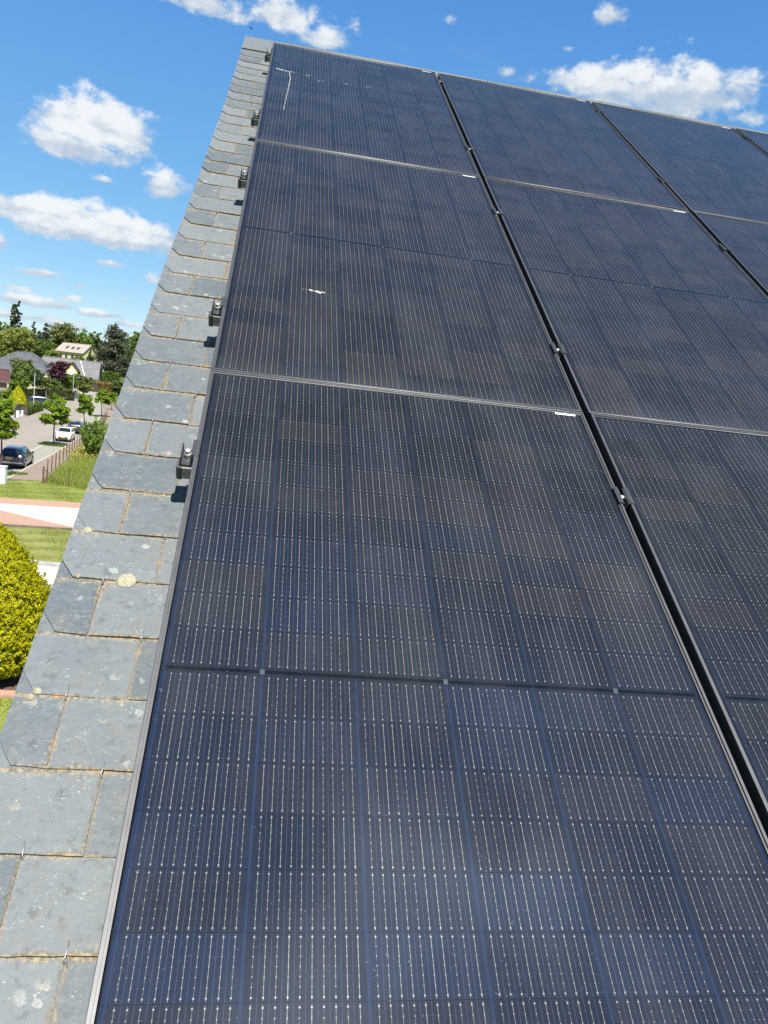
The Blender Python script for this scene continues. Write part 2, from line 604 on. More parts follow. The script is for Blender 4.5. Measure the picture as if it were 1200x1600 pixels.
def mat_leaf(name, dark, light, trans=0.3, rough=0.55, hue=None):
    m, nt, b = mat(name)
    a = nt.nodes.new('ShaderNodeAttribute'); a.attribute_name = 'rnd'
    r = V(nt, a.outputs['Fac'])
    c = mix(nt, r, dark, light)
    if hue:
        a2 = nt.nodes.new('ShaderNodeAttribute'); a2.attribute_name = 'rnd2'
        c = mix(nt, V(nt, a2.outputs['Fac']).smooth(0.6, 0.95), c, hue)
    nt.links.new(c, b.inputs['Base Color'])
    b.inputs['Roughness'].default_value = rough
    b.inputs['Specular IOR Level'].default_value = 0.25
    t = nt.nodes.new('ShaderNodeBsdfTranslucent')
    nt.links.new(c, t.inputs['Color'])
    mx = nt.nodes.new('ShaderNodeMixShader')
    mx.inputs[0].default_value = trans
    nt.links.new(b.outputs[0], mx.inputs[1])
    nt.links.new(t.outputs[0], mx.inputs[2])
    nt.links.new(mx.outputs[0], nt.nodes['Material Output'].inputs['Surface'])
    return m


def mat_ground(name, cols, s1, s2, rough=0.9, bumps=0.3, stretch=(1, 1, 1), fine=0.5):
    m, nt, b = mat(name)
    co = mapping(nt, objco(nt), stretch)
    a = noise(nt, co, s1, 5, 0.6).smooth(0.3, 0.7)
    c_ = noise(nt, co, s2, 5, 0.7)
    c = mix(nt, a, cols[0], cols[1])
    if len(cols) > 2:
        c = mix(nt, c_.smooth(0.45, 0.75) * fine, c, cols[2])
    nt.links.new(c, b.inputs['Base Color'])
    b.inputs['Roughness'].default_value = rough
    b.inputs['Specular IOR Level'].default_value = 0.2
    if bumps:
        bump(nt, b, c_, bumps, 0.03)
    return m


def mat_paving(name, base, joint, sx, sy, rough=0.85):
    m, nt, b = mat(name)
    co = objco(nt)
    br = nt.nodes.new('ShaderNodeTexBrick')
    nt.links.new(co, br.inputs['Vector'])
    br.inputs['Scale'].default_value = 1.0
    br.inputs['Brick Width'].default_value = sx
    br.inputs['Row Height'].default_value = sy
    br.inputs['Mortar Size'].default_value = 0.006
    br.inputs['Color1'].default_value = (*base, 1)
    br.inputs['Color2'].default_value = (*[c * 0.85 for c in base], 1)
    br.inputs['Mortar'].default_value = (*joint, 1)
    n = noise(nt, co, 1.5, 5)
    c = mix(nt, n.smooth(0.3, 0.7) * 0.3, br.outputs[0], tuple(c * 0.75 for c in base))
    nt.links.new(c, b.inputs['Base Color'])
    b.inputs['Roughness'].default_value = rough
    return m


M['cells'] = mat_cells()
M['slate'] = mat_slate('natural slate')
M['frame'] = simple('dark anodised aluminium', (0.120, 0.122, 0.127), 0.47, 0.75, 0.08, 20)
M['alu'] = simple('mill aluminium', (0.30, 0.29, 0.265), 0.5, 0.6, 0.1, 40)
M['channel'] = simple('grey anodised clamp', (0.075, 0.08, 0.088), 0.45, 0.6, 0.15, 60)
M['plastic'] = simple('black plastic', (0.012, 0.013, 0.015), 0.45, 0, 0.2, 60)
M['capgrey'] = simple('grey plastic end cap', (0.055, 0.058, 0.062), 0.5, 0, 0.2, 60)
M['bolt'] = simple('stainless bolt', (0.50, 0.50, 0.49), 0.5, 0.6, 0.1, 60)
M['back'] = simple('black backsheet', (0.006, 0.006, 0.007), 0.6, 0, 0.2, 8)
M['sticker'] = simple('white sticker', (0.75, 0.76, 0.76), 0.5, 0, 0.04, 60)
M['dropping'] = simple('dried bird dropping', (0.42, 0.42, 0.38), 0.85, 0, 0.4, 90)
M['hook'] = simple('slate hook steel', (0.36, 0.36, 0.36), 0.45, 0.7, 0.25, 90)
M['underlay'] = simple('slate underlay', (0.05, 0.055, 0.06), 0.8, 0, 0.2, 3)


# ------------------------------------------------------------------ house under the array
def verge_a(b):
    xs = [-6, -1.6, -1.0, 0.0, 0.8, 1.3, 2.0, 2.8, 5.0]
    ys = [-.275, -.275, -.271, -.265, -.262, -.248, -.242, -.232, -.232]
    return float(np.interp(b, xs, ys))


B_RIDGE, B_EAVE, C_SL, A_END = 4.93, -4.4, -0.145, 12.4
house = empty('house', Vector(P(6.0, B_RIDGE, C_SL)) * 1.0)
house.location.z = 0
HL = house.location.copy()
tag(house, 'slate-roofed house carrying the black solar panels, its verge at the left', 'house')


def hp(a, b, c):
    return Vector(P(a, b, c)) - HL


def build_slates():
    vs, fs, uv1, uv2, rnd = [], [], [], [], []

    def slate(a0, a1, b0, b1, vis, c0, cut, tilt, r, left_free=False):
        """one slate; visible part b0..b0+vis, lies under the next course"""
        th = 0.0055
        ct = c0
        cb = c0 - 0.0075
        if cut:
            poly = [(a0, b0 + 0.058), (a0 + 0.036, b0 + 0.004), (a1, b0), (a1, b1), (a0, b1)]
        else:
            poly = [(a0, b0), (a1, b0), (a1, b1), (a0, b1)]
        # split lower edge for a slightly broken edge
        pts = []
        n = len(poly)
        for i in range(n):
            p, q = poly[i], poly[(i + 1) % n]
            L = math.hypot(q[0] - p[0], q[1] - p[1])
            k = max(1, int(L / 0.02)) if not (p[1] == b1 and q[1] == b1) else 1
            for j in range(k):
                t = j / k
                x = p[0] + (q[0] - p[0]) * t
                y = p[1] + (q[1] - p[1]) * t
                if y < b1 - 0.02:
                    x += rng.uniform(-.0008, .0008)
                    y += rng.uniform(-.0009, .0009)
                pts.append((x, y))
        base = len(vs)
        for (x, y) in pts:
            t = (y - b0) / (b1 - b0)
            cc = ct + (cb - ct) * t + tilt * (x - a0)
            vs.append(hp(x, y, cc))
        for (x, y) in pts:
            t = (y - b0) / (b1 - b0)
            cc = ct + (cb - ct) * t + tilt * (x - a0) - th
            vs.append(hp(x, y, cc))
        n = len(pts)
        fs.append(tuple(base + i for i in range(n)))
        u1 = [(x - a0 + (0.5 if left_free else 0), y - b0) for x, y in pts]
        u2 = [(a1 - x, b0 + vis - y) for x, y in pts]
        uv1.extend(u1); uv2.extend(u2)
        rnd.append(r)
        for i in range(n):
            j = (i + 1) % n
            fs.append((base + i, base + n + i, base + n + j, base + j))
            for k in (i, i, j, j):
                uv1.append(u1[k]); uv2.append(u2[k])
            rnd.append(r * 0.8)

    hooks = []
    p = 0.1565
    k0 = -int((4.4 - 0.387) / p)
    b_list = []
    k = k0
    while True:
        b0 = -0.387 + p * k
        if b0 > 4.42:
            break
        b_list.append((k, b0))
        k += 1
    for k, b0 in b_list:
        b0 += rng.uniform(-.003, .003)
        even = (k % 2 == 0)
        va = verge_a(b0)
        drift = 0.018 * (b0 + 0.39)
        j0 = (-0.050 if even else -0.158) + drift + rng.uniform(-.006, .006)
        edges = [va, j0]
        a_max = 0.55 if b0 < 3.9 else 8.4
        while edges[-1] < a_max:
            edges.append(edges[-1] + 0.22 + rng.uniform(-.002, .002))
        for i in range(len(edges) - 1):
            g = 0.0 if i == 0 else rng.uniform(0.0008, 0.0022)
            slate(edges[i] + g, edges[i + 1] - rng.uniform(0.0008, 0.002), b0, b0 + 0.31, p,
                  C_SL + rng.uniform(-.0012, .0012), i == 0, rng.uniform(-.008, .008), rng.random(), i == 0)
            if i > 0 and edges[i] < 0.12 and -1.9 < b0 < 4.4:
                hooks.append((edges[i], b0 + p))
    # ridge course
    for a0 in np.arange(-0.235, 8.4, 0.32):
        slate(float(a0) + .001, float(a0) + 0.319, 4.50 + rng.uniform(-.006, .006), B_RIDGE + rng.uniform(-.004, .012), 0.45, C_SL + 0.006 + rng.uniform(-.002, .003), False, rng.uniform(-.004, .004), rng.random())
    me = bpy.data.meshes.new('slate_roof')
    me.from_pydata(vs, [], fs)
    l1 = me.uv_layers.new(name='lower')
    l2 = me.uv_layers.new(name='upper')
    l1.data.foreach_set('uv', np.array(uv1, dtype=np.float32).ravel())
    l2.data.foreach_set('uv', np.array(uv2, dtype=np.float32).ravel())
    at_ = me.attributes.new('rnd', 'FLOAT', 'FACE')
    at_.data.foreach_set('value', np.array(rnd, dtype=np.float32))
    me.update()
    o = link('slate_roof', me, M['slate'], house)
    return o, hooks


slate_obj, HOOKS = build_slates()

# roof deck, the hidden part of the front slope, back slope and gable walls
z_eave = P(0, B_EAVE, C_SL)[2]
y_ridge = P(0, B_RIDGE, C_SL)[1]
z_ridge = P(0, B_RIDGE, C_SL)[2]
mb = MB()
deck = [(-0.215, B_EAVE, -0.170), (A_END, B_EAVE, -0.170), (A_END, B_RIDGE, -0.170), (-0.215, B_RIDGE, -0.170)]
deck2 = [(a, b, c - 0.05) for a, b, c in deck]
mb.add([hp(*q) for q in deck] + [hp(*q) for q in deck2], ((0, 1, 2, 3), (7, 6, 5, 4), (0, 4, 5, 1), (1, 5, 6, 2), (3, 7, 4, 0), (2, 6, 7, 3)))
mb.build('roof_deck', M['underlay'], house)
M['slate_far'] = simple('slate, plain', (0.14, 0.16, 0.175), 0.65, 0, 0.2, 6, bumps=0.2)
mb = MB()
run = y_ridge - P(0, B_EAVE, C_SL)[1]
yb = y_ridge + run
xl, xr = P(-0.235, 0, 0)[0], P(A_END, 0, 0)[0]
dz = 0.05
q = [Vector((xl, y_ridge + 0.03, z_ridge - 0.02)), Vector((xr, y_ridge + 0.03, z_ridge - 0.02)), Vector((xr, yb, z_eave)), Vector((xl, yb, z_eave))]
mb.add([v - HL for v in q] + [v - HL - Vector((0, 0, dz)) for v in q], ((0, 1, 2, 3), (7, 6, 5, 4), (0, 3, 7, 4), (1, 5, 6, 2), (2, 6, 7, 3), (0, 4, 5, 1)))
mb.build('rear_roof', M['slate_far'], house)
M['render'] = simple('cream house render', (0.58, 0.54, 0.46), 0.85, 0, 0.06, 2, bumps=0.1)
mb = MB()
xw0, xw1 = P(-0.02, 0, 0)[0], P(A_END - 0.25, 0, 0)[0]
yf, yk = P(0, B_EAVE + 0.4, C_SL)[1], yb - 0.35
zt = z_ridge - 0.42
ze = P(0, B_EAVE + 0.4, -0.24)[2]
for x0 in (xw0, xw1 - 0.3):
    vs = []
    for x in (x0, x0 + 0.3):
        vs += [Vector((x, yf, -0.2)), Vector((x, yk, -0.2)), Vector((x, yk, ze)), Vector((x, y_ridge, zt)), Vector((x, yf, ze))]
    mb.add([v - HL for v in vs], ((4, 3, 2, 1, 0), (5, 6, 7, 8, 9), (0, 1, 6, 5), (1, 2, 7, 6), (2, 3, 8, 7), (3, 4, 9, 8), (4, 0, 5, 9)))
for y0 in (yf, yk - 0.3):
    mb.box(Vector(((xw0 + xw1) / 2, y0 + 0.15, ze / 2 - 0.1)) - HL, (xw1 - xw0 - 0.61, 0.3, ze - 0.2 + 0.2))
mb.build('wall', M['render'], house)

# slate hooks
hook_me = None
for (a, b) in sorted(HOOKS, key=lambda q: q[1])[:90]:
    if hook_me is None:
        mb = MB()
        mb.tube([(0, 0.021, 0.0022), (0.0008, 0.006, 0.0032), (0.001, -0.003, 0.0035), (0.001, -0.0065, 0.0015), (0.001, -0.006, -0.006)], 0.0012, 6)
        mb.tube([(0.001, -0.0085, -0.004), (0.001, -0.002, -0.004)], 0.0026, 6)
        o = mb.build('slate_hook', M['hook'], house)
        hook_me = o.data
    else:
        o = link('slate_hook', hook_me, None, house)
    o.location = hp(a + rng.uniform(-.002, .002), b + rng.uniform(-.002, .002), C_SL + 0.001)
    o.rotation_euler = (PITCH, 0, rng.uniform(-.12, .12))


# lichen discs and moss crumbs on the slates
def lichen(ph, r, m, label=None):
    a, b, _ = roofpt(ph[0], ph[1], C_SL)
    n = 22
    mb = MB()
    ring = []
    vs = [(0, 0, 0.0008)]
    for k in range(n):
        t = 2 * math.pi * k / n
        rr = r * rng.uniform(0.9, 1.06)
        vs.append((math.cos(t) * rr * 0.72, math.sin(t) * rr * 0.72, 0.0012))
    for k in range(n):
        t = 2 * math.pi * k / n
        rr = r * rng.uniform(0.92, 1.08)
        vs.append((math.cos(t) * rr, math.sin(t) * rr, -0.0025))
    fs = [(0, 1 + k, 1 + (k + 1) % n) for k in range(n)]
    fs += [(1 + k, 1 + n + k, 1 + n + (k + 1) % n, 1 + (k + 1) % n) for k in range(n)]
    mb.add(vs, fs, True)
    o = mb.build('lichen_patch', m, house)
    o.location = hp(a, b, C_SL + 0.001)
    o.rotation_euler = (PITCH, 0, 0)
    if label:
        o['label'] = label


def mat_lichen(name, c1, c2):
    m, nt, b = mat(name)
    co = objco(nt)
    vd, _ = voronoi(nt, co, 260)
    n = noise(nt, co, 180, 4)
    nt.links.new(mix(nt, (vd + n * 0.7).smooth(0.45, 0.8), c1, c2), b.inputs['Base Color'])
    b.inputs['Roughness'].default_value = 0.9
    bump(nt, b, vd, 0.6, 0.003)
    return m


M['lichen'] = mat_lichen('cream lichen', (0.13, 0.125, 0.08), (0.33, 0.31, 0.21))
M['lichen_o'] = mat_lichen('ochre lichen', (0.17, 0.13, 0.075), (0.31, 0.265, 0.19))
lichen((198, 906), 0.021, M['lichen'], 'large round cream lichen on a slate joint')
for ph, r in (((137, 828), 0.011), ((122, 899), 0.006), ((58, 1079), 0.008), ((47, 1088), 0.008)):
    lichen(ph, r, M['lichen'] if rng.random() < .5 else M['lichen_o'])


def blob(mb, c, r, squash=0.7, n=6):
    """small irregular lump"""
    vs, fs = [], []
    rings = 3
    for i in range(rings):
        ph = (i + 0.2) / rings * math.pi / 2
        for k in range(n):
            t = 2 * math.pi * k / n + i
            rr = r * rng.uniform(.7, 1.2)
            vs.append((c[0] + math.cos(t) * math.cos(ph) * rr, c[1] + math.sin(t) * math.cos(ph) * rr, c[2] + math.sin(ph) * rr * squash))
    vs.append((c[0], c[1], c[2] + r * squash))
    for i in range(rings - 1):
        for k in range(n):
            k2 = (k + 1) % n
            fs.append((i * n + k, i * n + k2, (i + 1) * n + k2, (i + 1) * n + k))
    for k in range(n):
        fs.append(((rings - 1) * n + k, (rings - 1) * n + (k + 1) % n, rings * n))
    mb.add(vs, fs, True)


M['moss'] = mat_lichen('dry moss', (0.07, 0.055, 0.03), (0.22, 0.165, 0.075))
mb = MB()
for k in range(-10, 31):
    b0 = -0.387 + 0.1565 * k
    va = verge_a(b0)
    dens = 14 if b0 < 1.2 else 5
    cl = [rng.uniform(va + 0.03, 0.03) for _ in range(5)]
    for _ in range(dens):
        a = rng.gauss(rng.choice(cl), 0.018)
        if a < va + 0.035 or a > 0.05:
            continue
        blob(mb, (a, b0 + rng.uniform(-.005, .002), C_SL - 0.006 + rng.uniform(0, .002)), rng.uniform(.0015, .0042))
mo = mb.build('moss', M['moss'], house)
mo.location = Vector(ORIG) - HL
mo.rotation_euler = (PITCH, 0, 0)
mo['kind'] = 'stuff'


# ------------------------------------------------------------------ solar panels
def frame_mesh():
    W, H, T, lip = W_MOD, H_MOD, 0.034, 0.011
    bm = bmesh.new()
    def loop(x0, y0, x1, y1, z):
        return [bm.verts.new(p) for p in ((x0, y0, z), (x1, y0, z), (x1, y1, z), (x0, y1, z))]
    L0 = loop(0, 0, W, H, -T)
    L1 = loop(0, 0, W, H, 0)
    L2 = loop(lip, lip, W - lip, H - lip, 0)
    L3 = loop(lip, lip, W - lip, H - lip, -0.009)
    for A, B in ((L0, L1), (L1, L2), (L2, L3)):
        for i in range(4):
            j = (i + 1) % 4
            bm.faces.new((A[i], A[j], B[j], B[i]))
    bm.normal_update()
    es = [e for e in bm.edges if len(e.link_faces) == 2 and all(abs(v.co.z) < 1e-6 for v in e.verts)]
    inner = [e for e in es if all(lip - 1e-4 < v.co.x < W - lip + 1e-4 and lip - 1e-4 < v.co.y < H - lip + 1e-4 for v in e.verts)]
    outer = [e for e in es if e not in inner and (all(abs(v.co.x) < 1e-6 for v in e.verts) or all(abs(v.co.x - W) < 1e-6 for v in e.verts) or all(abs(v.co.y) < 1e-6 for v in e.verts) or all(abs(v.co.y - H) < 1e-6 for v in e.verts))]
    bmesh.ops.bevel(bm, geom=inner, offset=0.0042, segments=4, affect='EDGES')
    outer = [e for e in outer if e.is_valid]
    bmesh.ops.bevel(bm, geom=outer, offset=0.0011, segments=2, affect='EDGES')
    for f in bm.faces:
        f.smooth = f.calc_area() < 0.004
    me = bpy.data.meshes.new('frame')
    bm.to_mesh(me)
    bm.free()
    return me


def glass_mesh():
    me = bpy.data.meshes.new('cell_glass')
    e = 0.0105
    vs = [(e, e, -0.0048), (W_MOD - e, e, -0.0048), (W_MOD - e, H_MOD - e, -0.0048), (e, H_MOD - e, -0.0048)]
    me.from_pydata(vs, [], [(0, 1, 2, 3)])
    uv = me.uv_layers.new(name='metres')
    for i, v in enumerate(vs):
        uv.data[i].uv = (v[0], H_MOD - v[1])
    return me


def back_mesh():
    mb = MB()
    mb.box((W_MOD / 2, H_MOD / 2, -0.0110), (W_MOD - 0.024, H_MOD - 0.024, 0.005))
    return mb.mesh('backsheet')


def sticker_mesh():
    mb = MB()
    mb.box((W_MOD - 0.062, H_MOD - 0.0185, -0.0041), (0.066, 0.0075, 0.0008))
    return mb.mesh('barcode_label')


FM, GM, BM_, SM_ = frame_mesh(), glass_mesh(), back_mesh(), sticker_mesh()
B_ROW = [-H_MOD, GAPY, 2 * GAPY + H_MOD]
row_name = ['bottom', 'middle', 'top']
panel_labels = {
    (0, 0): 'nearest and largest black solar panel, bottom row beside the slate verge',
    (1, 0): 'black solar panel in the bottom row, cut off by the right picture edge',
    (0, 1): 'black solar panel in the middle of the left column, marked by one white dropping splash',
    (1, 1): 'black solar panel in the second column, middle row, wholly in view below the top row',
    (2, 1): 'black solar panel in the third column, middle row, mostly cut off at the right edge',
    (0, 2): 'topmost black solar panel beside the verge, with a white dropping streak running down',
    (1, 2): 'top row black solar panel right of the streaked one, second from the verge',
    (2, 2): 'top row black solar panel third from the verge, under the big right-hand cloud',
    (3, 2): 'small corner of a black solar panel at the far right of the top row',
}
panels = {}
for r in range(3):
    for c in range(4):
        if (c, r) not in panel_labels:
            continue
        a0, b0 = c * (W_MOD + GAPX), B_ROW[r]
        if (c, r) == (0, 0):
            b0 += 0.003
        o = empty('solar_panel', Vector(P(a0, b0, 0)), (PITCH + rng.uniform(-.0012, .0012), rng.uniform(-.0012, .0012), rng.uniform(-.0006, .0006)))
        tag(o, panel_labels[(c, r)], 'solar panel', 'black solar panels on the roof')
        link('frame', FM, M['frame'], o)
        link('cell_glass', GM, M['cells'], o)
        link('backsheet', BM_, M['back'], o)
        link('barcode_label', SM_, M['sticker'], o)
        panels[(c, r)] = o


def dropping(key, strokes, label):
    """dried droppings: flat ragged splats on the glass; strokes are photo positions with a radius (m)"""
    pan = panels[key]
    a0, b0 = key[0] * (W_MOD + GAPX), B_ROW[key[1]]
    for gi, group in enumerate(strokes):
        mb = MB()
        for pts, r0, r1, dens in group:
            q = [roofpt(x, y, -0.0048) for x, y in pts]
            for i in range(len(q) - 1):
                L = np.linalg.norm(q[i + 1] - q[i])
                n = max(2, int(L * dens))
                for k in range(n):
                    t = k / n
                    p = q[i] + (q[i + 1] - q[i]) * t
                    f = (i + t) / (len(q) - 1)
                    r = (r0 + (r1 - r0) * f) * rng.uniform(.5, 1.35)
                    blob(mb, (p[0] - a0 + rng.gauss(0, r * .5), p[1] - b0 + rng.gauss(0, r * .5), -0.0048), r, 0.18, 7)
        o = mb.build('bird_dropping', M['dropping'], pan)
        o['label'] = label if gi == 0 else 'small white spot of dropping'


dropping((0, 1), [[([(484, 453), (492, 455), (506, 456)], .004, .0075, 130), ([(474, 452), (484, 453)], .0015, .003, 110), ([(500, 456), (509, 457)], .006, .002, 120)]], 'white dropping splash with a thin tail')
dropping((0, 2), [[([(432, 107), (438, 109), (452, 112)], .0065, .005, 150), ([(452, 112), (463, 114)], .004, .002, 260),
                   ([(452, 113), (454, 122), (452, 132), (448, 150), (443, 172)], .0018, .0012, 480)],
                  [([(480, 118), (485, 119)], .005, .004, 60)], [([(497, 127), (500, 126), (508, 128)], .004, .004, 60)], [([(538, 131), (545, 132.5)], .004, .003, 150)], [([(573, 136), (579, 137.5)], .004, .003, 150)]],
         'white dropping streak with a long drip')


# ------------------------------------------------------------------ rails and clamps
RAIL_B = [(-0.39, 0), (0.387, 1), (1.622, 1), (2.525, 2), (3.92, 2)]
rail_lab = ['lowest mounting rail end in view, under the bottom panel', 'mounting rail end low on the middle panel, second from the bottom',
            'mounting rail end high on the middle panel, third from the bottom', 'mounting rail end low on the top panel, second from the ridge', 'topmost mounting rail end just below the ridge']
end_lab = ['lowest and largest end clamp in view, beside the bottom panel', 'end clamp beside the dropping-splashed middle panel, near its lower corner',
           'end clamp beside the middle panel, near its upper corner', 'end clamp beside the top panel, near its lower corner', 'topmost end clamp just below the ridge']


def end_clamp_parts():
    out = []
    # channel: U profile open upwards, lengthways up the slope
    mb = MB()
    L = 0.060
    mb.box((0, 0, 0), (0.028, L, 0.003))
    mb.box((-0.0135, 0, 0.0130), (0.003, L, 0.023))
    mb.box((0.0130, 0, 0.0140), (0.003, L, 0.025))
    out.append(('channel', mb.mesh('channel'), 'channel'))
    mb = MB()
    mb.box((0.0195, 0.006, 0.0282), (0.017, 0.062, 0.0032))
    mb.box((0.0195, 0.006, 0.0305), (0.006, 0.062, 0.0018))
    out.append(('flange', mb.mesh('flange'), 'channel'))
    mb = MB()
    n = 16
    mb.tube([(0, 0.004, 0.0015), (0, 0.004, 0.012)], 0.0085, 16)
    mb.tube([(0, 0.004, 0.012), (0, 0.004, 0.0205), (0, 0.004, 0.0215)], [0.0070, 0.0070, 0.0060], 16)
    out.append(('bolt', mb.mesh('bolt'), 'bolt'))
    return out


ECP = end_clamp_parts()
mid_parts = []
mb = MB()
mb.box((-0.0155, 0, 0.0022), (0.013, 0.066, 0.003))
mb.box((-0.0155, 0, 0.0044), (0.004, 0.066, 0.0012))
mid_parts.append(('left_flange', mb.mesh('left_flange'), 'channel'))
mb = MB()
mb.box((0.0155, 0, 0.0022), (0.013, 0.066, 0.003))
mb.box((0.0155, 0, 0.0044), (0.004, 0.066, 0.0012))
mid_parts.append(('right_flange', mb.mesh('right_flange'), 'channel'))
mb = MB()
mb.box((-0.0075, 0, -0.009), (0.0025, 0.066, 0.019))
mb.box((0.0075, 0, -0.009), (0.0025, 0.066, 0.019))
mb.box((0, 0, -0.0200), (0.0175, 0.066, 0.003))
mid_parts.append(('channel', mb.mesh('channel'), 'channel'))
mb = MB()
mb.tube([(0, 0.002, -0.0185), (0, 0.002, -0.004), (0, 0.002, -0.003)], [0.0062, 0.0062, 0.0052], 16)
mid_parts.append(('bolt', mb.mesh('bolt'), 'bolt'))

for i, (b, r) in enumerate(RAIL_B):
    rl = empty('mounting_rail', Vector(P(0, b, -0.0345)), (PITCH, 0, 0))
    tag(rl, rail_lab[i], 'rail', 'aluminium rails under the panels')
    mb = MB()
    x0, x1 = -0.034, 4 * 1.16 + 0.05
    T = 0.034
    # rail profile with a slot on top and a groove in each flank
    prof = [(-.017, -T), (.017, -T), (.017, -T * .55), (.0145, -T * .50), (.017, -T * .45), (.017, -.0005), (.006, -.0005), (.006, -.008), (-.006, -.008), (-.006, -.0005), (-.017, -.0005), (-.017, -T * .45), (-.0145, -T * .50), (-.017, -T * .55)]
    n = len(prof)
    vs = [(x0, y, z) for y, z in prof] + [(x1, y, z) for y, z in prof]
    fs = [tuple(range(n)), tuple(range(2 * n - 1, n - 1, -1))] + [(k, n + k, n + (k + 1) % n, (k + 1) % n) for k in range(n)]
    mb.add(vs, fs)
    mb.build('profile', M['alu'], rl, fixn=True)
    mb = MB()
    # plastic cap closing the rail end: rounded outwards
    cap = []
    for k in range(9):
        t = -math.pi / 2 + math.pi * k / 8
        cap.append((x0 - 0.002 - 0.008 * max(math.cos(t), 0) ** 0.6, 0.0185 * math.sin(t)))
    poly = [(x0 + 0.006, -0.0187)] + cap + [(x0 + 0.006, 0.0187)]
    mb.prism(poly[::-1], -T - 0.003, 0.0015)
    mb.build('end_cap', M['capgrey'], rl, bevel=0.0012, fixn=True)
    # brackets that hold the rail off the slates
    for xx in (0.55, 1.9, 3.4):
        mb = MB()
        mb.box((xx, 0.0, -T - 0.034), (0.03, 0.006, 0.068))
        mb.box((xx, -0.06, -T - 0.066), (0.03, 0.12, 0.005))
        mb.build('roof_hook', M['alu'], rl)
    # end clamp
    ec = empty('end_clamp', Vector(P(-0.0185, b + 0.020, -0.0295)), (PITCH, 0, 0))
    tag(ec, end_lab[i], 'clamp', 'end clamps along the left panel edge')
    for nm, me, mk in ECP:
        link(nm, me, M[mk], ec)

gap_name = ['first column gap from the left', 'second column gap from the left', 'rightmost column gap']
mids = [(0, -0.39, 'lowest of its gap, beside the bottom panels'), (0, 0.387, 'second from the bottom'), (0, 1.617, 'third from the bottom of its gap'), (0, 2.52, 'second from the ridge'), (0, 3.935, 'nearest the ridge'),
        (1, 1.61, 'lowest of its gap in view'), (1, 2.53, 'middle one of its gap in view'), (1, 3.91, 'nearest the ridge'), (2, 3.92, 'nearest the ridge')]
for g, b, t in mids:
    a = (g + 1) * W_MOD + g * GAPX + GAPX / 2
    mc = empty('mid_clamp', Vector(P(a, b, 0)), (PITCH, 0, 0))
    tag(mc, 'mid clamp, %s, %s' % (gap_name[g], t), 'clamp', 'mid clamps between panel columns')
    for nm, me, mk in mid_parts:
        link(nm, me, M[mk], mc)

#@@PART2
# ------------------------------------------------------------------ ground
M['meadow'] = mat_ground('meadow', [(0.050, 0.080, 0.018), (0.085, 0.115, 0.026), (0.12, 0.13, 0.04)], 0.05, 0.9)
M['lawn'] = mat_ground('mown lawn', [(0.120, 0.165, 0.024), (0.190, 0.215, 0.042), (0.250, 0.240, 0.075)], 0.45, 5.0, stretch=(0.6, 1.5, 1), fine=0.7)
M['road'] = mat_ground('worn asphalt', [(0.235, 0.205, 0.172), (0.275, 0.240, 0.202), (0.20, 0.175, 0.15)], 0.12, 6.0, stretch=(1.4, 0.25, 1), bumps=0.1, fine=0.35)
M['park'] = mat_paving('parking setts', (0.30, 0.285, 0.235), (0.17, 0.16, 0.13), 0.22, 0.11)
M['pave'] = mat_paving('brown pavement setts', (0.255, 0.200, 0.155), (0.14, 0.12, 0.10), 0.2, 0.1)
M['kerb'] = simple('pale kerb stone', (0.37, 0.34, 0.29), 0.85, 0, 0.12, 2)
M['pave_l'] = mat_ground('pale pavement', [(0.25, 0.235, 0.205), (0.30, 0.28, 0.24), (0.22, 0.2, 0.17)], 0.3, 5.0, bumps=0.1)
M['concrete'] = mat_paving('cream slabs', (0.56, 0.51, 0.42), (0.42, 0.38, 0.31), 1.2, 0.8)
M['pink'] = mat_paving('pink paving', (0.40, 0.245, 0.175), (0.30, 0.20, 0.15), 0.2, 0.1)
M['soil'] = mat_ground('bare soil', [(0.10, 0.06, 0.035), (0.15, 0.09, 0.055), (0.07, 0.05, 0.035)], 1.5, 9.0)
M['sand'] = mat_ground('sandy yard', [(0.38, 0.27, 0.15), (0.42, 0.31, 0.18), (0.3, 0.22, 0.13)], 0.3, 3.0)
M['stonekerb'] = simple('grey edging stone', (0.30, 0.295, 0.28), 0.85, 0, 0.2, 3)

xs = np.unique(np.concatenate([np.linspace(-1800, -260, 22), np.linspace(-260, 160, 70), np.linspace(160, 1500, 20)]))
ys = np.unique(np.concatenate([np.linspace(-300, 0, 6), np.linspace(0, 420, 84), np.linspace(420, 5000, 40)]))
vs = [(x, y, hill(x, y)) for y in ys for x in xs]
nx = len(xs)
fs = [(j * nx + i, j * nx + i + 1, (j + 1) * nx + i + 1, (j + 1) * nx + i) for j in range(len(ys) - 1) for i in range(nx - 1)]
o = MB().add(vs, fs, True).build('ground', M['meadow'])
structure(o)

LAY = [0]


def sheet(name, poly, m, z=None, kind='structure'):
    """flat polygon sheet just above the ground"""
    LAY[0] += 1
    zz = 0.004 * LAY[0] if z is None else z
    mb = MB().add([(p[0], p[1], zz) for p in poly], [tuple(range(len(poly)))])
    o = mb.build(name, m)
    if o.data.polygons[0].normal.z < 0:
        o.data.flip_normals()
    if kind:
        o['kind'] = kind
    return o


def resample(line, n=90):
    line = [np.array(p[:2], float) for p in line]
    out = []
    for i in range(len(line) - 1):
        p0 = line[max(i - 1, 0)]; p1 = line[i]; p2 = line[i + 1]; p3 = line[min(i + 2, len(line) - 1)]
        for k in range(8):
            t = k / 8
            out.append(0.5 * ((2 * p1) + (-p0 + p2) * t + (2 * p0 - 5 * p1 + 4 * p2 - p3) * t * t + (-p0 + 3 * p1 - 3 * p2 + p3) * t ** 3))
    out.append(line[-1])
    return out


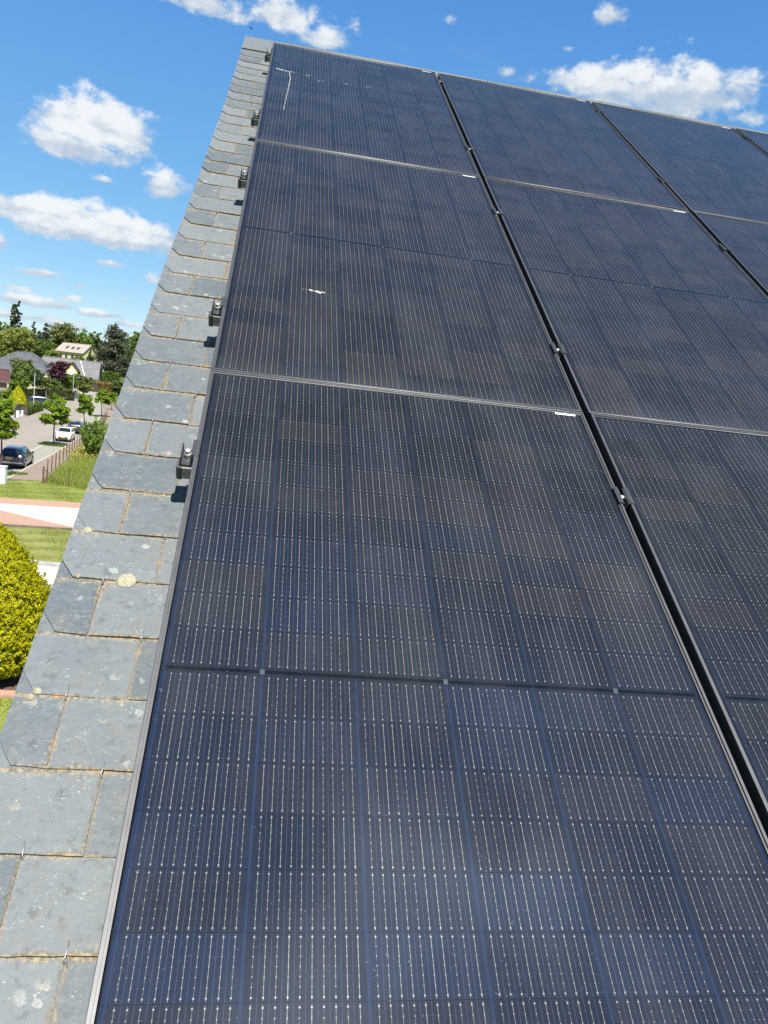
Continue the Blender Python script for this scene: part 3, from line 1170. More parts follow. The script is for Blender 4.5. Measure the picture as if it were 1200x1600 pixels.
KERB = resample([(-15.2, 0), (-16.4, 30), (-18.0, 59), (-18.55, 66), (-19.75, 81), (-21.55, 98.5), (-24.0, 116), (-27.0, 135), (-31.0, 156), (-38, 188), (-50, 228), (-68, 275), (-95, 330)])


def offs(line, d):
    out = []
    for i, p in enumerate(line):
        t = line[min(i + 1, len(line) - 1)] - line[max(i - 1, 0)]
        t = t / np.linalg.norm(t)
        out.append(p + np.array([-t[1], t[0]]) * d)       # positive: to the left
    return out


def ribbon(name, d0, d1, z, m, line=None, i0=0, i1=None, h=None, kind='structure'):
    line = (line or KERB)
    A, B = offs(line, d0)[i0:i1], offs(line, d1)[i0:i1]
    mb = MB()
    n = len(A)
    vs = []
    for a, b in zip(A, B):
        for p in (b, a):
            vs.append((p[0], p[1], hill(p[0], p[1]) + z))
    fs = [(2 * i, 2 * i + 1, 2 * i + 3, 2 * i + 2) for i in range(n - 1)]
    if h:
        k = len(vs)
        vs += [(x, y, zz - h) for x, y, zz in vs]
        for i in range(n - 1):
            fs += [(2 * i + 1, k + 2 * i + 1, k + 2 * i + 3, 2 * i + 3), (2 * i, 2 * i + 2, k + 2 * i + 2, k + 2 * i)]
        fs += [(0, k, k + 1, 1), (2 * n - 2, 2 * n - 1, k + 2 * n - 1, k + 2 * n - 2)]
    mb.add(vs, fs)
    o = mb.build(name, m, fixn=bool(h))
    if kind:
        o['kind'] = kind
    return o


ribbon('road', 2.15, 9.7, 0.012, M['road'])
ribbon('parking_strip', 0.0, 2.05, 0.014, M['park'])
ribbon('road_edge', 2.02, 2.22, 0.022, M['kerb'])
ribbon('kerb', -0.16, 0.02, 0.10, M['kerb'], h=0.12)
I57 = next(i for i, p in enumerate(KERB) if p[1] > 57.0)
ribbon('pavement', -2.5, -0.16, 0.085, M['pave'], h=0.09, i0=I57)
ribbon('far_kerb', 9.7, 9.9, 0.10, M['kerb'], h=0.12)
ribbon('far_pavement', 9.9, 12.6, 0.085, M['pave_l'], h=0.09)

# neighbouring forecourt: lawn, pink and cream paving, lower lawn, path
def line_at(p, q, x):
    t = (x - p[0]) / (q[0] - p[0])
    return p[1] + (q[1] - p[1]) * t


def gline(a, b, x0=-32.0, x1=-2.0):
    A, B = G(*a), G(*b)
    return (x0, line_at(A, B, x0)), (x1, line_at(A, B, x1))


l_top = gline((0, 753), (62, 753))
l_bot = gline((0, 780), (125, 788))
p_bot = gline((0, 789), (122, 797))
w_lo = gline((0, 821), (113, 828))
l2_bot = gline((35, 877), (100, 883))
k_bot = gline((35, 886), (100, 893))
c_bot = gline((52, 910), (75, 912))
l_top = gline((0, 753), (62, 753), -23.0, -15.7)
l_bot = gline((0, 780), (125, 788), -23.0, -2.0)
q1_, q2_ = G(107, 763), G(150, 769)
sheet('lawn', [l_top[0], l_top[1], (q1_[0], q1_[1]), (q2_[0], q2_[1]), (-2.0, 57.5), l_bot[1], l_bot[0]], M['lawn'], 0.095)
l_bot = gline((0, 780), (125, 788))
sheet('pink_band', [l_bot[0], l_bot[1], p_bot[1], p_bot[0]], M['pink'], 0.11)
sheet('driveway', [p_bot[0], p_bot[1], w_lo[1], w_lo[0]], M['concrete'], 0.105)
wa, wb = G(0, 800), G(97, 823)
sheet('pink_wedge', [(wa[0] - 12, wa[1] + (wa[1] - wb[1]) / (wa[0] - wb[0]) * -12), (wa[0], wa[1]), (wb[0], wb[1]), (w_lo[1][0] - 7.5, line_at(w_lo[0], w_lo[1], w_lo[1][0] - 7.5) + 0.02), (w_lo[0][0], w_lo[0][1] + 0.02)], M['pink'], 0.112)
# driveway edge: a step down to the lower lawn
mb = MB()
d = Vector((w_lo[1][0] - w_lo[0][0], w_lo[1][1] - w_lo[0][1], 0))
mid = Vector(((w_lo[0][0] + w_lo[1][0]) / 2, (w_lo[0][1] + w_lo[1][1]) / 2 - 0.09, -0.02))
mb.box(mid, (d.length, 0.16, 0.25), rz=math.atan2(d.y, d.x))
o = mb.build('driveway_edge', simple('dark edging', (0.14, 0.10, 0.085), 0.9, 0, 0.35, 1.5), bevel=0.01)
structure(o)
M['lawn2'] = mat_ground('drier lawn', [(0.150, 0.180, 0.034), (0.235, 0.215, 0.078), (0.13, 0.17, 0.034)], 0.6, 5.0, stretch=(0.35, 1.8, 1), fine=0.6)
sheet('lower_lawn', [w_lo[0], w_lo[1], l2_bot[1], l2_bot[0]], M['lawn2'], 0.012)
mb = MB()
A, B = Vector((*l2_bot[0], 0)), Vector((*l2_bot[1], 0))
d = B - A
mb.box((A + B) / 2 + Vector((0, -0.25, 0.04)), (d.length, 0.5, 0.14), rz=math.atan2(d.y, d.x))
structure(mb.build('path_kerb', M['stonekerb'], bevel=0.02))
sheet('path', [(l2_bot[0][0], l2_bot[0][1] - .5), (l2_bot[1][0], l2_bot[1][1] - .5), c_bot[1], c_bot[0]], M['concrete'], 0.016)
sheet('forecourt', [c_bot[0], c_bot[1], (-2, 24.5), (-32, 24.5)], M['pave_l'], 0.014)
yb0, yb1 = G(6, 1082)[1], G(6, 1091)[1]
sheet('flower_bed', [(-32, 24.5), (-2, 24.5), (-2, yb0), (-32, yb0)], M['soil'], 0.013)
mb = MB()
mb.box((-17, (yb0 + yb1) / 2, 0.02), (30, yb0 - yb1, 0.12))
structure(mb.build('bed_edging', M['pink'], bevel=0.015))
sheet('garden_lawn', [(-32, yb1), (-0.6, yb1), (-0.6, -12), (-32, -12)], M['lawn'], 0.011)
sheet('sandy_yard', [tuple(G(96, 627)[:2]), tuple(G(114, 626)[:2]), tuple(G(116, 620)[:2]), tuple(G(100, 617)[:2])], M['sand'], 0.6)
bpy.data.objects['sandy_yard'].location.z = 0.0

# ------------------------------------------------------------------ vegetation
def leaf_mesh(name, centers, normals, sizes, r1, r2, aspect=1.6):
    """one rhombic leaf (or leaf spray) per centre"""
    n = len(centers)
    nz = normals / (np.linalg.norm(normals, axis=1, keepdims=True) + 1e-9)
    t = nrg.normal(size=(n, 3))
    x = np.cross(nz, t)
    x /= np.linalg.norm(x, axis=1, keepdims=True) + 1e-9
    y = np.cross(nz, x)
    s = sizes[:, None]
    bend = nz * s * 0.25
    v = np.stack([centers - x * s * aspect * .5, centers + y * s * .5 + bend * .4, centers + x * s * aspect * .5 - bend, centers - y * s * .5 + bend * .4], axis=1).reshape(-1, 3)
    me = bpy.data.meshes.new(name)
    me.vertices.add(4 * n)
    me.vertices.foreach_set('co', v.astype(np.float32).ravel())
    me.loops.add(4 * n)
    me.loops.foreach_set('vertex_index', np.arange(4 * n, dtype=np.int32))
    me.polygons.add(n)
    me.polygons.foreach_set('loop_start', np.arange(0, 4 * n, 4, dtype=np.int32))
    me.polygons.foreach_set('loop_total', np.full(n, 4, dtype=np.int32))
    a = me.attributes.new('rnd', 'FLOAT', 'FACE')
    a.data.foreach_set('value', np.clip(r1, 0, 1).astype(np.float32))
    a = me.attributes.new('rnd2', 'FLOAT', 'FACE')
    a.data.foreach_set('value', np.clip(r2, 0, 1).astype(np.float32))
    me.update()
    me.validate()
    return me


def crown_points(blobs, nclump, nleaf, leaf, clump_r, fill=0.55, flat=1.0):
    """blobs: (cx,cy,cz,rx,ry,rz). Clumps sit on the blobs' outer shells, leaves round the clumps"""
    vol = np.array([b[3] * b[4] + b[4] * b[5] + b[3] * b[5] for b in blobs])
    pr = vol / vol.sum()
    C, N, Sz, r1, r2 = [], [], [], [], []
    for b, p in zip(blobs, pr):
        k = max(3, int(nclump * p))
        d = nrg.normal(size=(k, 3))
        d /= np.linalg.norm(d, axis=1, keepdims=True)
        rad = fill + (1 - fill) * nrg.random(k) ** 0.6
        rad += nrg.normal(size=k) * 0.05
        cen = np.array(b[:3]) + d * np.array(b[3:6]) * rad[:, None]
        tone = nrg.random(k)
        m = max(4, int(nleaf / nclump))
        for i in range(k):
            mm = int(m * nrg.uniform(.6, 1.4)) + 1
            off = nrg.normal(size=(mm, 3)) * clump_r * nrg.uniform(.6, 1.25)
            off[:, 2] *= 0.7 * flat
            C.append(cen[i] + off)
            N.append(d[i] * 0.6 + np.array([0, 0, 0.55]) + nrg.normal(size=(mm, 3)) * 0.75)
            Sz.append(leaf * nrg.uniform(.65, 1.35, mm))
            r1.append(tone[i] * 0.55 + nrg.random(mm) * 0.45)
            r2.append(np.full(mm, tone[i] * .5) + nrg.random(mm) * .5)
    return np.concatenate(C), np.concatenate(N), np.concatenate(Sz), np.concatenate(r1), np.concatenate(r2)


M['bark'] = simple('brown bark', (0.085, 0.062, 0.045), 0.9, 0, 0.3, 6, bumps=0.4)
M['bark_grey'] = simple('grey bark', (0.16, 0.14, 0.115), 0.9, 0, 0.3, 6, bumps=0.4)
M['leaf_lime'] = mat_leaf('lime green leaves', (0.125, 0.215, 0.016), (0.290, 0.410, 0.034), 0.42)
M['leaf_mid'] = mat_leaf('mid green leaves', (0.085, 0.140, 0.026), (0.190, 0.260, 0.052), 0.38)
M['leaf_bright'] = mat_leaf('bright green leaves', (0.100, 0.175, 0.024), (0.215, 0.315, 0.050), 0.38)
M['leaf_olive'] = mat_leaf('olive leaves', (0.115, 0.138, 0.036), (0.205, 0.232, 0.066), 0.35)
M['leaf_dark'] = mat_leaf('dark green leaves', (0.072, 0.115, 0.036), (0.155, 0.210, 0.068), 0.36)
M['leaf_pine'] = mat_leaf('grey green needles', (0.055, 0.066, 0.036), (0.138, 0.145, 0.085), 0.2)
M['leaf_conif'] = mat_leaf('blue green needles', (0.036, 0.052, 0.038), (0.085, 0.105, 0.070), 0.15)
M['leaf_purple'] = mat_leaf('purple leaves', (0.055, 0.018, 0.026), (0.115, 0.040, 0.052), 0.25)
M['leaf_willow'] = mat_leaf('yellow green willow leaves', (0.185, 0.215, 0.040), (0.310, 0.340, 0.085), 0.35)
M['leaf_gold'] = mat_leaf('golden foliage', (0.170, 0.195, 0.004), (0.58, 0.55, 0.008), 0.35, hue=(0.080, 0.125, 0.006))
M['leaf_ochre'] = mat_leaf('ochre hedge leaves', (0.16, 0.11, 0.03), (0.27, 0.19, 0.06), 0.2)
M['leaf_hedge'] = mat_leaf('hedge leaves', (0.050, 0.062, 0.022), (0.10, 0.105, 0.040), 0.2)
M['grass'] = mat_leaf('tall grass blades', (0.175, 0.245, 0.030), (0.310, 0.380, 0.062), 0.38, hue=(0.40, 0.35, 0.13))


def branchy(mb, base, top, r0, crown, n=7):
    base, top = Vector(base), Vector(top)
    pts, rad = [], []
    for i in range(6):
        t = i / 5
        p = base.lerp(top, t) + Vector((rng.uniform(-1, 1), rng.uniform(-1, 1), 0)) * r0 * 0.7 * (0 < i)
        pts.append(p)
        rad.append(r0 * (1.15 - 0.75 * t))
    mb.tube(pts, rad, 8)
    for k in range(n):
        t = 0.5 + 0.45 * k / n
        p = base.lerp(top, t)
        a = rng.uniform(0, 6.28)
        L = crown * rng.uniform(.5, .9)
        q = p + Vector((math.cos(a) * L, math.sin(a) * L, L * rng.uniform(.35, .8)))
        mb.tube([p, p.lerp(q, .5) + Vector((0, 0, -0.05 * L)), q], [r0 * .45, r0 * .3, r0 * .12], 6)


def tree(name, label, cat, base, blobs, leafmat, nclump, nleaf, leaf, clump_r, trunk_r, trunk_top, group=None, bark='bark', fill=0.55, flat=1.0, branches=7):
    """blobs relative to base"""
    o = empty(name, base)
    tag(o, label, cat, group)
    mb = MB()
    cr = max(b[3] for b in blobs)
    branchy(mb, (0, 0, -0.15), (rng.uniform(-.1, .1), rng.uniform(-.1, .1), trunk_top), trunk_r, cr, branches)
    mb.build('trunk', M[bark], o)
    me = leaf_mesh('crown', *crown_points(blobs, nclump, nleaf, leaf, clump_r, fill, flat))
    link('crown', me, M[leafmat], o)
    return o


def px_tree(name, label, cat, x0, x1, y0, y1, Y, leafmat, shape='round', group=None, leaf=None, dens=1.0, bark='bark', zbase=None):
    """tree whose crown fills the photo box x0..x1, y0..y1 at depth Y"""
    c = at((x0 + x1) / 2, (y0 + y1) / 2, Y)
    s = mpp(c)
    wd, ht = (x1 - x0) * s, (y1 - y0) * s
    zg = hill(c.x, c.y) if zbase is None else zbase
    zt = c.z + ht / 2
    zb = max(c.z - ht / 2, zg + 0.3)
    base = Vector((c.x, c.y, zg))
    h = zt - zg
    zb -= zg
    R = wd / 2
    lf = leaf or max(0.16, s * 1.9)
    H = h - zb
    bl = []
    if shape == 'round':
        bl.append((0, 0, zb + H * .5, R * .78, R * .78, H * .46))
        for k in range(9):
            a = k * 0.7 + rng.random()
            f = rng.uniform(.3, .5)
            zz = zb + H * rng.uniform(.25, .78)
            bl.append((math.cos(a * 2.3) * R * .55, math.sin(a * 2.3) * R * .55, zz, R * f, R * f, H * f * .55))
    elif shape == 'cone':
        for k in range(7):
            t = k / 6
            rr = R * (1 - 0.86 * t)
            bl.append((rng.uniform(-.1, .1) * R, rng.uniform(-.1, .1) * R, zb + H * (0.08 + 0.84 * t), rr, rr, H * .11))
    elif shape == 'column':
        for k in range(7):
            t = k / 6
            rr = R * (0.55 + 0.55 * math.sin(math.pi * (0.15 + 0.8 * t)))
            bl.append((rng.uniform(-.25, .25) * R, rng.uniform(-.25, .25) * R, zb + H * (0.08 + 0.86 * t), rr * .8, rr * .8, H * .13))
    elif shape == 'pine':
        for k in range(16):
            t = k / 15
            rr = R * (1.0 - 0.55 * t) * rng.uniform(.35, .6)
            a = k * 2.4
            o_ = R * (0.62 - 0.42 * t)
            bl.append((math.cos(a) * o_, math.sin(a) * o_, zb + H * (0.08 + 0.86 * t), rr, rr, H * .075))
    nl = int(min(6000, 900 + 5.0 * wd * ht / (lf * lf)) * dens)
    return tree(name, label, cat, base, bl, leafmat, max(30, nl // 22), nl, lf, R * (0.11 if shape != 'pine' else 0.10), max(0.12, h * .018), zb + H * .7, group, bark, 0.6 if shape != 'cone' else 0.5)


# young street trees
ST = 'young trees along the parking strip'
def street_tree(px, crown, label, seed):
    global rng, nrg
    rng = random.Random(seed); nrg = np.random.default_rng(seed)
    b = G(*px)
    b.z = 0.06
    s = mpp(b)
    x0, x1, y0, y1 = crown
    w, top, bot = (x1 - x0) * s, (px[1] - y0) * s, (px[1] - y1) * s
    R, H = w / 2, (top - bot) * .93
    cxo = ((x0 + x1) / 2 - px[0]) * s
    bl = [(cxo * .6, 0, bot + H * .62, R * .55, R * .55, H * .36)]
    for k in range(13):
        a = k * 2.399
        t = rng.random()
        rr = R * (0.80 - 0.45 * abs(t - .35) / .65)
        f = rng.uniform(.12, .36)
        bl.append((cxo + math.cos(a) * rr * .8, math.sin(a) * rr * .8, bot + H * (0.12 + .78 * t), R * f, R * f, H * f * .38))
    return tree('street_tree', label, 'tree', b, bl, 'leaf_lime', 150, 4600, 0.165, R * .085, 0.075, bot + H * .75, ST, 'bark', 0.5, 0.75, 9)


street_tree((2, 737), (-34, 28, 622, 694), 'young lime-green tree beside the blue car, cut by the left edge', 11)
street_tree((84, 696), (58, 109, 612, 666), 'young lime-green tree in front of the white car', 12)
street_tree((131, 668), (115, 148, 614, 650), 'young lime-green tree behind the dark grey hatchback', 13)
street_tree((158, 651), (145, 173, 606, 634), 'small lime-green street tree on the grass strip, next to the roof edge', 14)
street_tree((174, 641), (165, 182, 612, 632), 'farthest lime-green street tree, half behind the roof edge', 15)
rng = random.Random(5); nrg = np.random.default_rng(5)


def grass_tufts(name, pts, h, leafmat, label=None, lean=0.35, width=0.03):
    n = len(pts)
    V_, F_ = [], []
    r1 = nrg.random(n)
    r2 = nrg.random(n)
    hh = h * nrg.uniform(.5, 1.3, n)
    a = nrg.uniform(0, 6.28, n)
    la = nrg.uniform(0, 6.28, n)
    ll = hh * lean * nrg.random(n)
    vs = np.zeros((n, 3, 3))
    w = width * nrg.uniform(.6, 1.4, n)
    vs[:, 0] = pts + np.stack([np.cos(a) * w, np.sin(a) * w, np.zeros(n)], 1)
    vs[:, 1] = pts - np.stack([np.cos(a) * w, np.sin(a) * w, np.zeros(n)], 1)
    vs[:, 2] = pts + np.stack([np.cos(la) * ll, np.sin(la) * ll, hh], 1)
    me = bpy.data.meshes.new(name)
    me.vertices.add(3 * n)
    me.vertices.foreach_set('co', vs.astype(np.float32).ravel())
    me.loops.add(3 * n)
    me.loops.foreach_set('vertex_index', np.arange(3 * n, dtype=np.int32))
    me.polygons.add(n)
    me.polygons.foreach_set('loop_start', np.arange(0, 3 * n, 3, dtype=np.int32))
    me.polygons.foreach_set('loop_total', np.full(n, 3, dtype=np.int32))
    for nm, r in (('rnd', r1), ('rnd2', r2)):
        at_ = me.attributes.new(nm, 'FLOAT', 'FACE')
        at_.data.foreach_set('value', r.astype(np.float32))
    me.update()
    return link(name, me, M[leafmat])


# grass round the feet of the street trees
def island(pxs, hw, hl, label):
    b = G(*pxs)
    n = 900
    a = nrg.uniform(0, 6.28, n)
    rr = np.sqrt(nrg.random(n))
    pts = np.stack([b.x + np.cos(a) * rr * hw, b.y + np.sin(a) * rr * hl, np.full(n, 0.02)], 1)
    o = grass_tufts('grass', pts, 0.16, 'grass_low', width=0.05)
    o['kind'] = 'stuff'
    o['label'] = label


M['grass_low'] = mat_leaf('island grass', (0.075, 0.125, 0.014), (0.145, 0.200, 0.026), 0.35)
island((16, 741), 1.25, 0.9, 'grass patch on the parking strip behind the blue car')
island((84, 696), 1.45, 1.1, 'grass patch round the tree before the white car')
island((136, 666), 1.2, 1.6, 'grass patch round the tree beyond the dark hatchback')
island((158, 651), 1.4, 2.2, 'grass patch round the small tree by the roof edge')

def in_poly(x, y, poly):
    c = False
    n = len(poly)
    for i in range(n):
        x0, y0 = poly[i]; x1, y1 = poly[(i + 1) % n]
        if (y0 > y) != (y1 > y) and x < (x1 - x0) * (y - y0) / (y1 - y0) + x0:
            c = not c
    return c


# short tufts that break up the mown lawns
M['grass_mown'] = mat_leaf('mown grass blades', (0.190, 0.245, 0.038), (0.300, 0.335, 0.075), 0.5, hue=(0.36, 0.33, 0.13))
for (ya, yb_, xa, xb, n, zl) in ((50.5, 59.0, -21, -9, 9000, 0.094), (35.9, 43.2, -15, -7, 9000, 0.011), (14, 21, -10, -1, 9000, 0.010)):
    pts = []
    pl_ = [l_top[0], l_top[1], (q1_[0], q1_[1]), (q2_[0], q2_[1]), (-2.0, 57.5), l_bot[1], l_bot[0]]
    while len(pts) < n:
        x, y = rng.uniform(xa, xb), rng.uniform(ya, yb_)
        if ya > 50 and not in_poly(x, y, pl_):
            continue
        if ya < 20 and y > yb1 - .05:
            continue
        if 30 < ya < 40 and not (line_at(l2_bot[0], l2_bot[1], x) + .1 < y < line_at(w_lo[0], w_lo[1], x) - .25):
            continue
        if math.sin(x * 2.1 + y) + math.sin(y * 3.3 - x * 1.3) + rng.gauss(0, .9) < 0:
            continue
        pts.append((x, y, zl))
    o = grass_tufts('grass', np.array(pts), 0.04, 'grass_mown', width=0.028, lean=1.2)
    o['kind'] = 'stuff'

# tall grass on the verge behind the wire fence
FENCE_A = G(67, 757)
fence_line = [tuple(G(*p)[:2]) for p in ((67, 757), (87, 736.5), (101, 723), (114, 709), (124, 699), (135, 690))]
fence_far = (-24.5, 128.0)
fence_pts = fence_line + [(-20.6, 101), fence_far]
corner2 = G(107, 762)
end2 = G(150, 768)


poly = [p for p in fence_pts] + [(-14, 128), (-8.5, 57.2), (end2.x, end2.y), (corner2.x, corner2.y)]
pts = []
while len(pts) < 26000:
    y = 57 + 60 * rng.random() ** 1.5
    x = rng.uniform(-24, -8)
    if in_poly(x, y, poly):
        pts.append((x, y, 0.0))
pts = np.array(pts)
o = grass_tufts('grass', pts, 0.48, 'grass', width=0.026)
tag(o, 'tall unmown grass with dry yellow stems behind the wire fence', None, None, 'stuff')
sheet('verge', poly, M['lawn'], 0.009)
# yellow flowering patch
pts = []
for _ in range(900):
    c = G(140, 711)
    pts.append((c.x + rng.gauss(0, .9), c.y + rng.gauss(0, 3.2), 0.25 + rng.random() * .35))
M['leaf_yellow'] = mat_leaf('yellow flowers', (0.30, 0.25, 0.03), (0.50, 0.42, 0.10), 0.2)
pts = np.array(pts)
me = leaf_mesh('yellow_flowers', pts, nrg.normal(size=pts.shape) + np.array([0, 0, 1]), np.full(len(pts), .11), nrg.random(len(pts)), nrg.random(len(pts)))
o = link('yellow_flowers', me, M['leaf_yellow'])
tag(o, 'yellow flowers in the tall grass by the shrub', None, None, 'stuff')

# tall shrub with upright stems
b = G(150, 716)
o = empty('shrub', (b.x, b.y, 0))
tag(o, 'tall leafy shrub with upright shoots between fence and slate roof edge', 'shrub')
mb = MB()
C_, N_, S_, a1, a2 = [], [], [], [], []
s = mpp(b)
for k in range(46):
    fx = rng.uniform(-15, 17) * s
    fy = rng.uniform(-1.2, 1.2)
    top = Vector((fx * 1.5 + rng.gauss(0, .15), fy * 1.3, (62 - abs(fx / s) * .7) * s * rng.uniform(.5, 1.05)))
    base = Vector((fx * .6, fy * .6, 0))
    midp = base.lerp(top, .5) + Vector((fx * .1, 0, .2))
    mb.tube([base, midp, top], [.018, .012, .004], 5)
    for q in range(60):
        t = rng.random() ** .6
        p = (base.lerp(midp, t * 2) if t < .5 else midp.lerp(top, t * 2 - 1))
        C_.append(np.array(p) + nrg.normal(size=3) * .10)
        N_.append(nrg.normal(size=3) + np.array([0, 0, .6]))
        S_.append(rng.uniform(.08, .19))
        tone = k % 5 / 5
        a1.append(tone * .5 + rng.random() * .5)
        a2.append(rng.random())
mb.build('stems', M['bark'], o)
link('foliage', leaf_mesh('foliage', np.array(C_), np.array(N_), np.array(S_), np.array(a1), np.array(a2), 2.0), M['leaf_bright'], o)

# fence of rusty posts and wire
M['rust'] = simple('rusty steel', (0.13, 0.070, 0.048), 0.8, 0.2, 0.3, 9)
fe = empty('wire_fence', (FENCE_A.x, FENCE_A.y, 0))
tag(fe, 'rusty post and wire fence between pavement and tall grass', 'fence')
F0 = Vector((FENCE_A.x, FENCE_A.y, 0))


def fpost(p, h, r=0.03, lean=(0, 0)):
    mb = MB()
    q = Vector((p[0], p[1], 0)) - F0
    mb.box(q + Vector((lean[0] / 2, lean[1] / 2, h / 2)), (r * 2, r * 1.6, h))
    mb.build('post', M['rust'], fe, bevel=0.006)


fl = resample([(p[0], p[1]) for p in fence_pts])
cum = [0]
for i in range(1, len(fl)):
    cum.append(cum[-1] + float(np.linalg.norm(fl[i] - fl[i - 1])))
posts = []
dd = 0.0
while dd < cum[-1]:
    i = next(k for k in range(len(cum) - 1) if cum[k + 1] >= dd)
    t = (dd - cum[i]) / (cum[i + 1] - cum[i])
    posts.append(fl[i] + (fl[i + 1] - fl[i]) * t)
    dd += 2.45 if dd > 0.1 else 2.2
for i, p in enumerate(posts):
    fpost(p, 1.55 if i else 1.30, 0.035 if i else 0.055)
fpost((posts[0][0] + .28, posts[0][1] - .12), 1.12, 0.045)
fpost((corner2.x, corner2.y), 1.45, 0.032)
fpost((end2.x, end2.y), 1.35, 0.032)
mb = MB()
br = Vector((posts[0][0] + 1.15, posts[0][1] + 0.15, 0.1)) - F0
mb.tube([Vector((0.1, 0, 1.08)), br], 0.035, 6)
mb.build('brace', M['rust'], fe)
for hz in (0.45, 0.85, 1.2):
    mb = MB()
    mb.tube([Vector((p[0], p[1], hz)) - F0 for p in posts], 0.004, 4)
    mb.tube([Vector((posts[0][0], posts[0][1], hz)) - F0, Vector((corner2.x, corner2.y, hz)) - F0, Vector((end2.x, end2.y, hz)) - F0], 0.004, 4)
    mb.build('wire', M['rust'], fe)

# white gate pillar at the left edge
p = G(3, 757)
o = empty('gate_pillar', (p.x, p.y, 0))
tag(o, 'white rendered gate pillar at the left edge, before the blue car', 'pillar')
M['white'] = simple('white render', (0.76, 0.75, 0.72), 0.8, 0, 0.05, 3)
mb = MB(); mb.box((0, 0, 0.62), (0.50, 0.50, 1.24)); mb.build('shaft', M['white'], o, bevel=0.012)
mb = MB(); mb.box((0, 0, 1.27), (0.56, 0.56, 0.06)); mb.build('cap', M['white'], o, bevel=0.015)

# big golden conifer near the house
rng = random.Random(21); nrg = np.random.default_rng(21)
b = G(-26, 1052)
b = Vector((b.x, b.y, 0))
o = empty('golden_conifer', b)
tag(o, 'large egg-shaped golden yellow conifer below the slate roof edge', 'conifer')
s = mpp(b)
prof = [(0.0, .45), (.06, .80), (.15, .96), (.28, 1.02), (.42, .98), (.55, .86), (.68, .68), (.80, .47), (.90, .27), (.97, .11), (1, .02)]
HT, RM = 240 * s, 96 * s
tt = nrg.random(120000) ** 0.95
an = nrg.uniform(0, 2 * math.pi, 120000)
rr = np.interp(tt, [p[0] for p in prof], [p[1] for p in prof]) * RM
# sprays: clumps bulging out of the surface
lump = (np.sin(an * 9 + tt * 31) * .5 + np.sin(an * 17 - tt * 47 + 1.3) * .35 + np.sin(an * 5 + tt * 83) * .35)
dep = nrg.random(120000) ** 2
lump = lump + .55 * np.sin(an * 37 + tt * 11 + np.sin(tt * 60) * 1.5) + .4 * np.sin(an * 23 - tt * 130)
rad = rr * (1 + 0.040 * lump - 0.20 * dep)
pts = np.stack([np.cos(an) * rad, np.sin(an) * rad, 0.12 + tt * HT + nrg.normal(size=120000) * .03], 1)
nsh, per = 1500, 26
st_, sa_ = nrg.random(nsh) ** .95, nrg.uniform(0, 2 * math.pi, nsh)
sr_ = np.interp(st_, [p[0] for p in prof], [p[1] for p in prof]) * RM * nrg.uniform(.98, 1.06, nsh)
root = np.stack([np.cos(sa_) * sr_, np.sin(sa_) * sr_, .12 + st_ * HT], 1)
dirn = np.stack([np.cos(sa_) * .45, np.sin(sa_) * .45, np.full(nsh, .9)], 1) + nrg.normal(size=(nsh, 3)) * .2
ln_ = nrg.uniform(.05, .17, nsh)
tq = nrg.random((nsh, per))
spts = (root[:, None] + dirn[:, None] * (ln_[:, None] * tq)[..., None] + nrg.normal(size=(nsh, per, 3)) * (.022 * (1.1 - tq))[..., None]).reshape(-1, 3)
pts = np.concatenate([pts, spts])
an = np.concatenate([an, np.repeat(sa_, per)])
lump = np.concatenate([lump, np.repeat(nrg.uniform(-.2, 1.2, nsh), per)])
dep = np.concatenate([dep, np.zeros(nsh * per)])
NL = len(pts)
nor = np.stack([np.cos(an), np.sin(an), np.full_like(an, .5)], 1) + nrg.normal(size=(NL, 3)) * .55
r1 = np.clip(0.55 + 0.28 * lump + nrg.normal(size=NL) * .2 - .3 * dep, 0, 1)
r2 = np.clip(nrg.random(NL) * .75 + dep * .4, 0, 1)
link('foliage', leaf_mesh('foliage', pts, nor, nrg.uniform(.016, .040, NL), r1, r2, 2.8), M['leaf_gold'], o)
mb = MB()
mb.tube([(0, 0, -.1), (0, 0, HT * .5), (0, 0, HT * .9)], [.16, .1, .03], 8)
mb.build('trunk', M['bark'], o)
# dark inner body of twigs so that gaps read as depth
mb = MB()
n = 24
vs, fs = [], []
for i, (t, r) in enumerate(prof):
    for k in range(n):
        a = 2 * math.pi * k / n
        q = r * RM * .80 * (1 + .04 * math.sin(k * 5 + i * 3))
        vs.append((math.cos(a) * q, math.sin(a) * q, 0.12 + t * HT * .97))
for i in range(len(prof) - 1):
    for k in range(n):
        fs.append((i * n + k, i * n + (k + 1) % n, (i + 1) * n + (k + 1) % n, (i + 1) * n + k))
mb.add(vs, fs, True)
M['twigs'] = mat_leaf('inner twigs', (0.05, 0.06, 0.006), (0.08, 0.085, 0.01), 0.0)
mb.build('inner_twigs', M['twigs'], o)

# ------------------------------------------------------------------ cars
M['tyre'] = simple('tyre rubber', (0.012, 0.012, 0.013), 0.85, 0, 0.2, 8)
M['rim'] = simple('alloy rim', (0.45, 0.46, 0.47), 0.35, 0.8, 0.1, 8)
M['glassdark'] = simple('tinted car glass', (0.015, 0.020, 0.024), 0.05, 0, 0.1, 3, spec=0.8)
M['trim'] = simple('black car trim', (0.015, 0.015, 0.016), 0.5, 0, 0.2, 6)
M['chrome'] = simple('silver trim', (0.62, 0.63, 0.64), 0.25, 0.9, 0.05, 6)
M['taillight'] = simple('red tail light glass', (0.24, 0.02, 0.035), 0.15, 0, 0.1, 6, coat=0.6)
M['headlight'] = simple('headlight glass', (0.06, 0.065, 0.07), 0.08, 0, 0.1, 6, coat=1.0)
M['plate_y'] = simple('yellow number plate', (0.72, 0.44, 0.03), 0.5, 0, 0.04, 6)
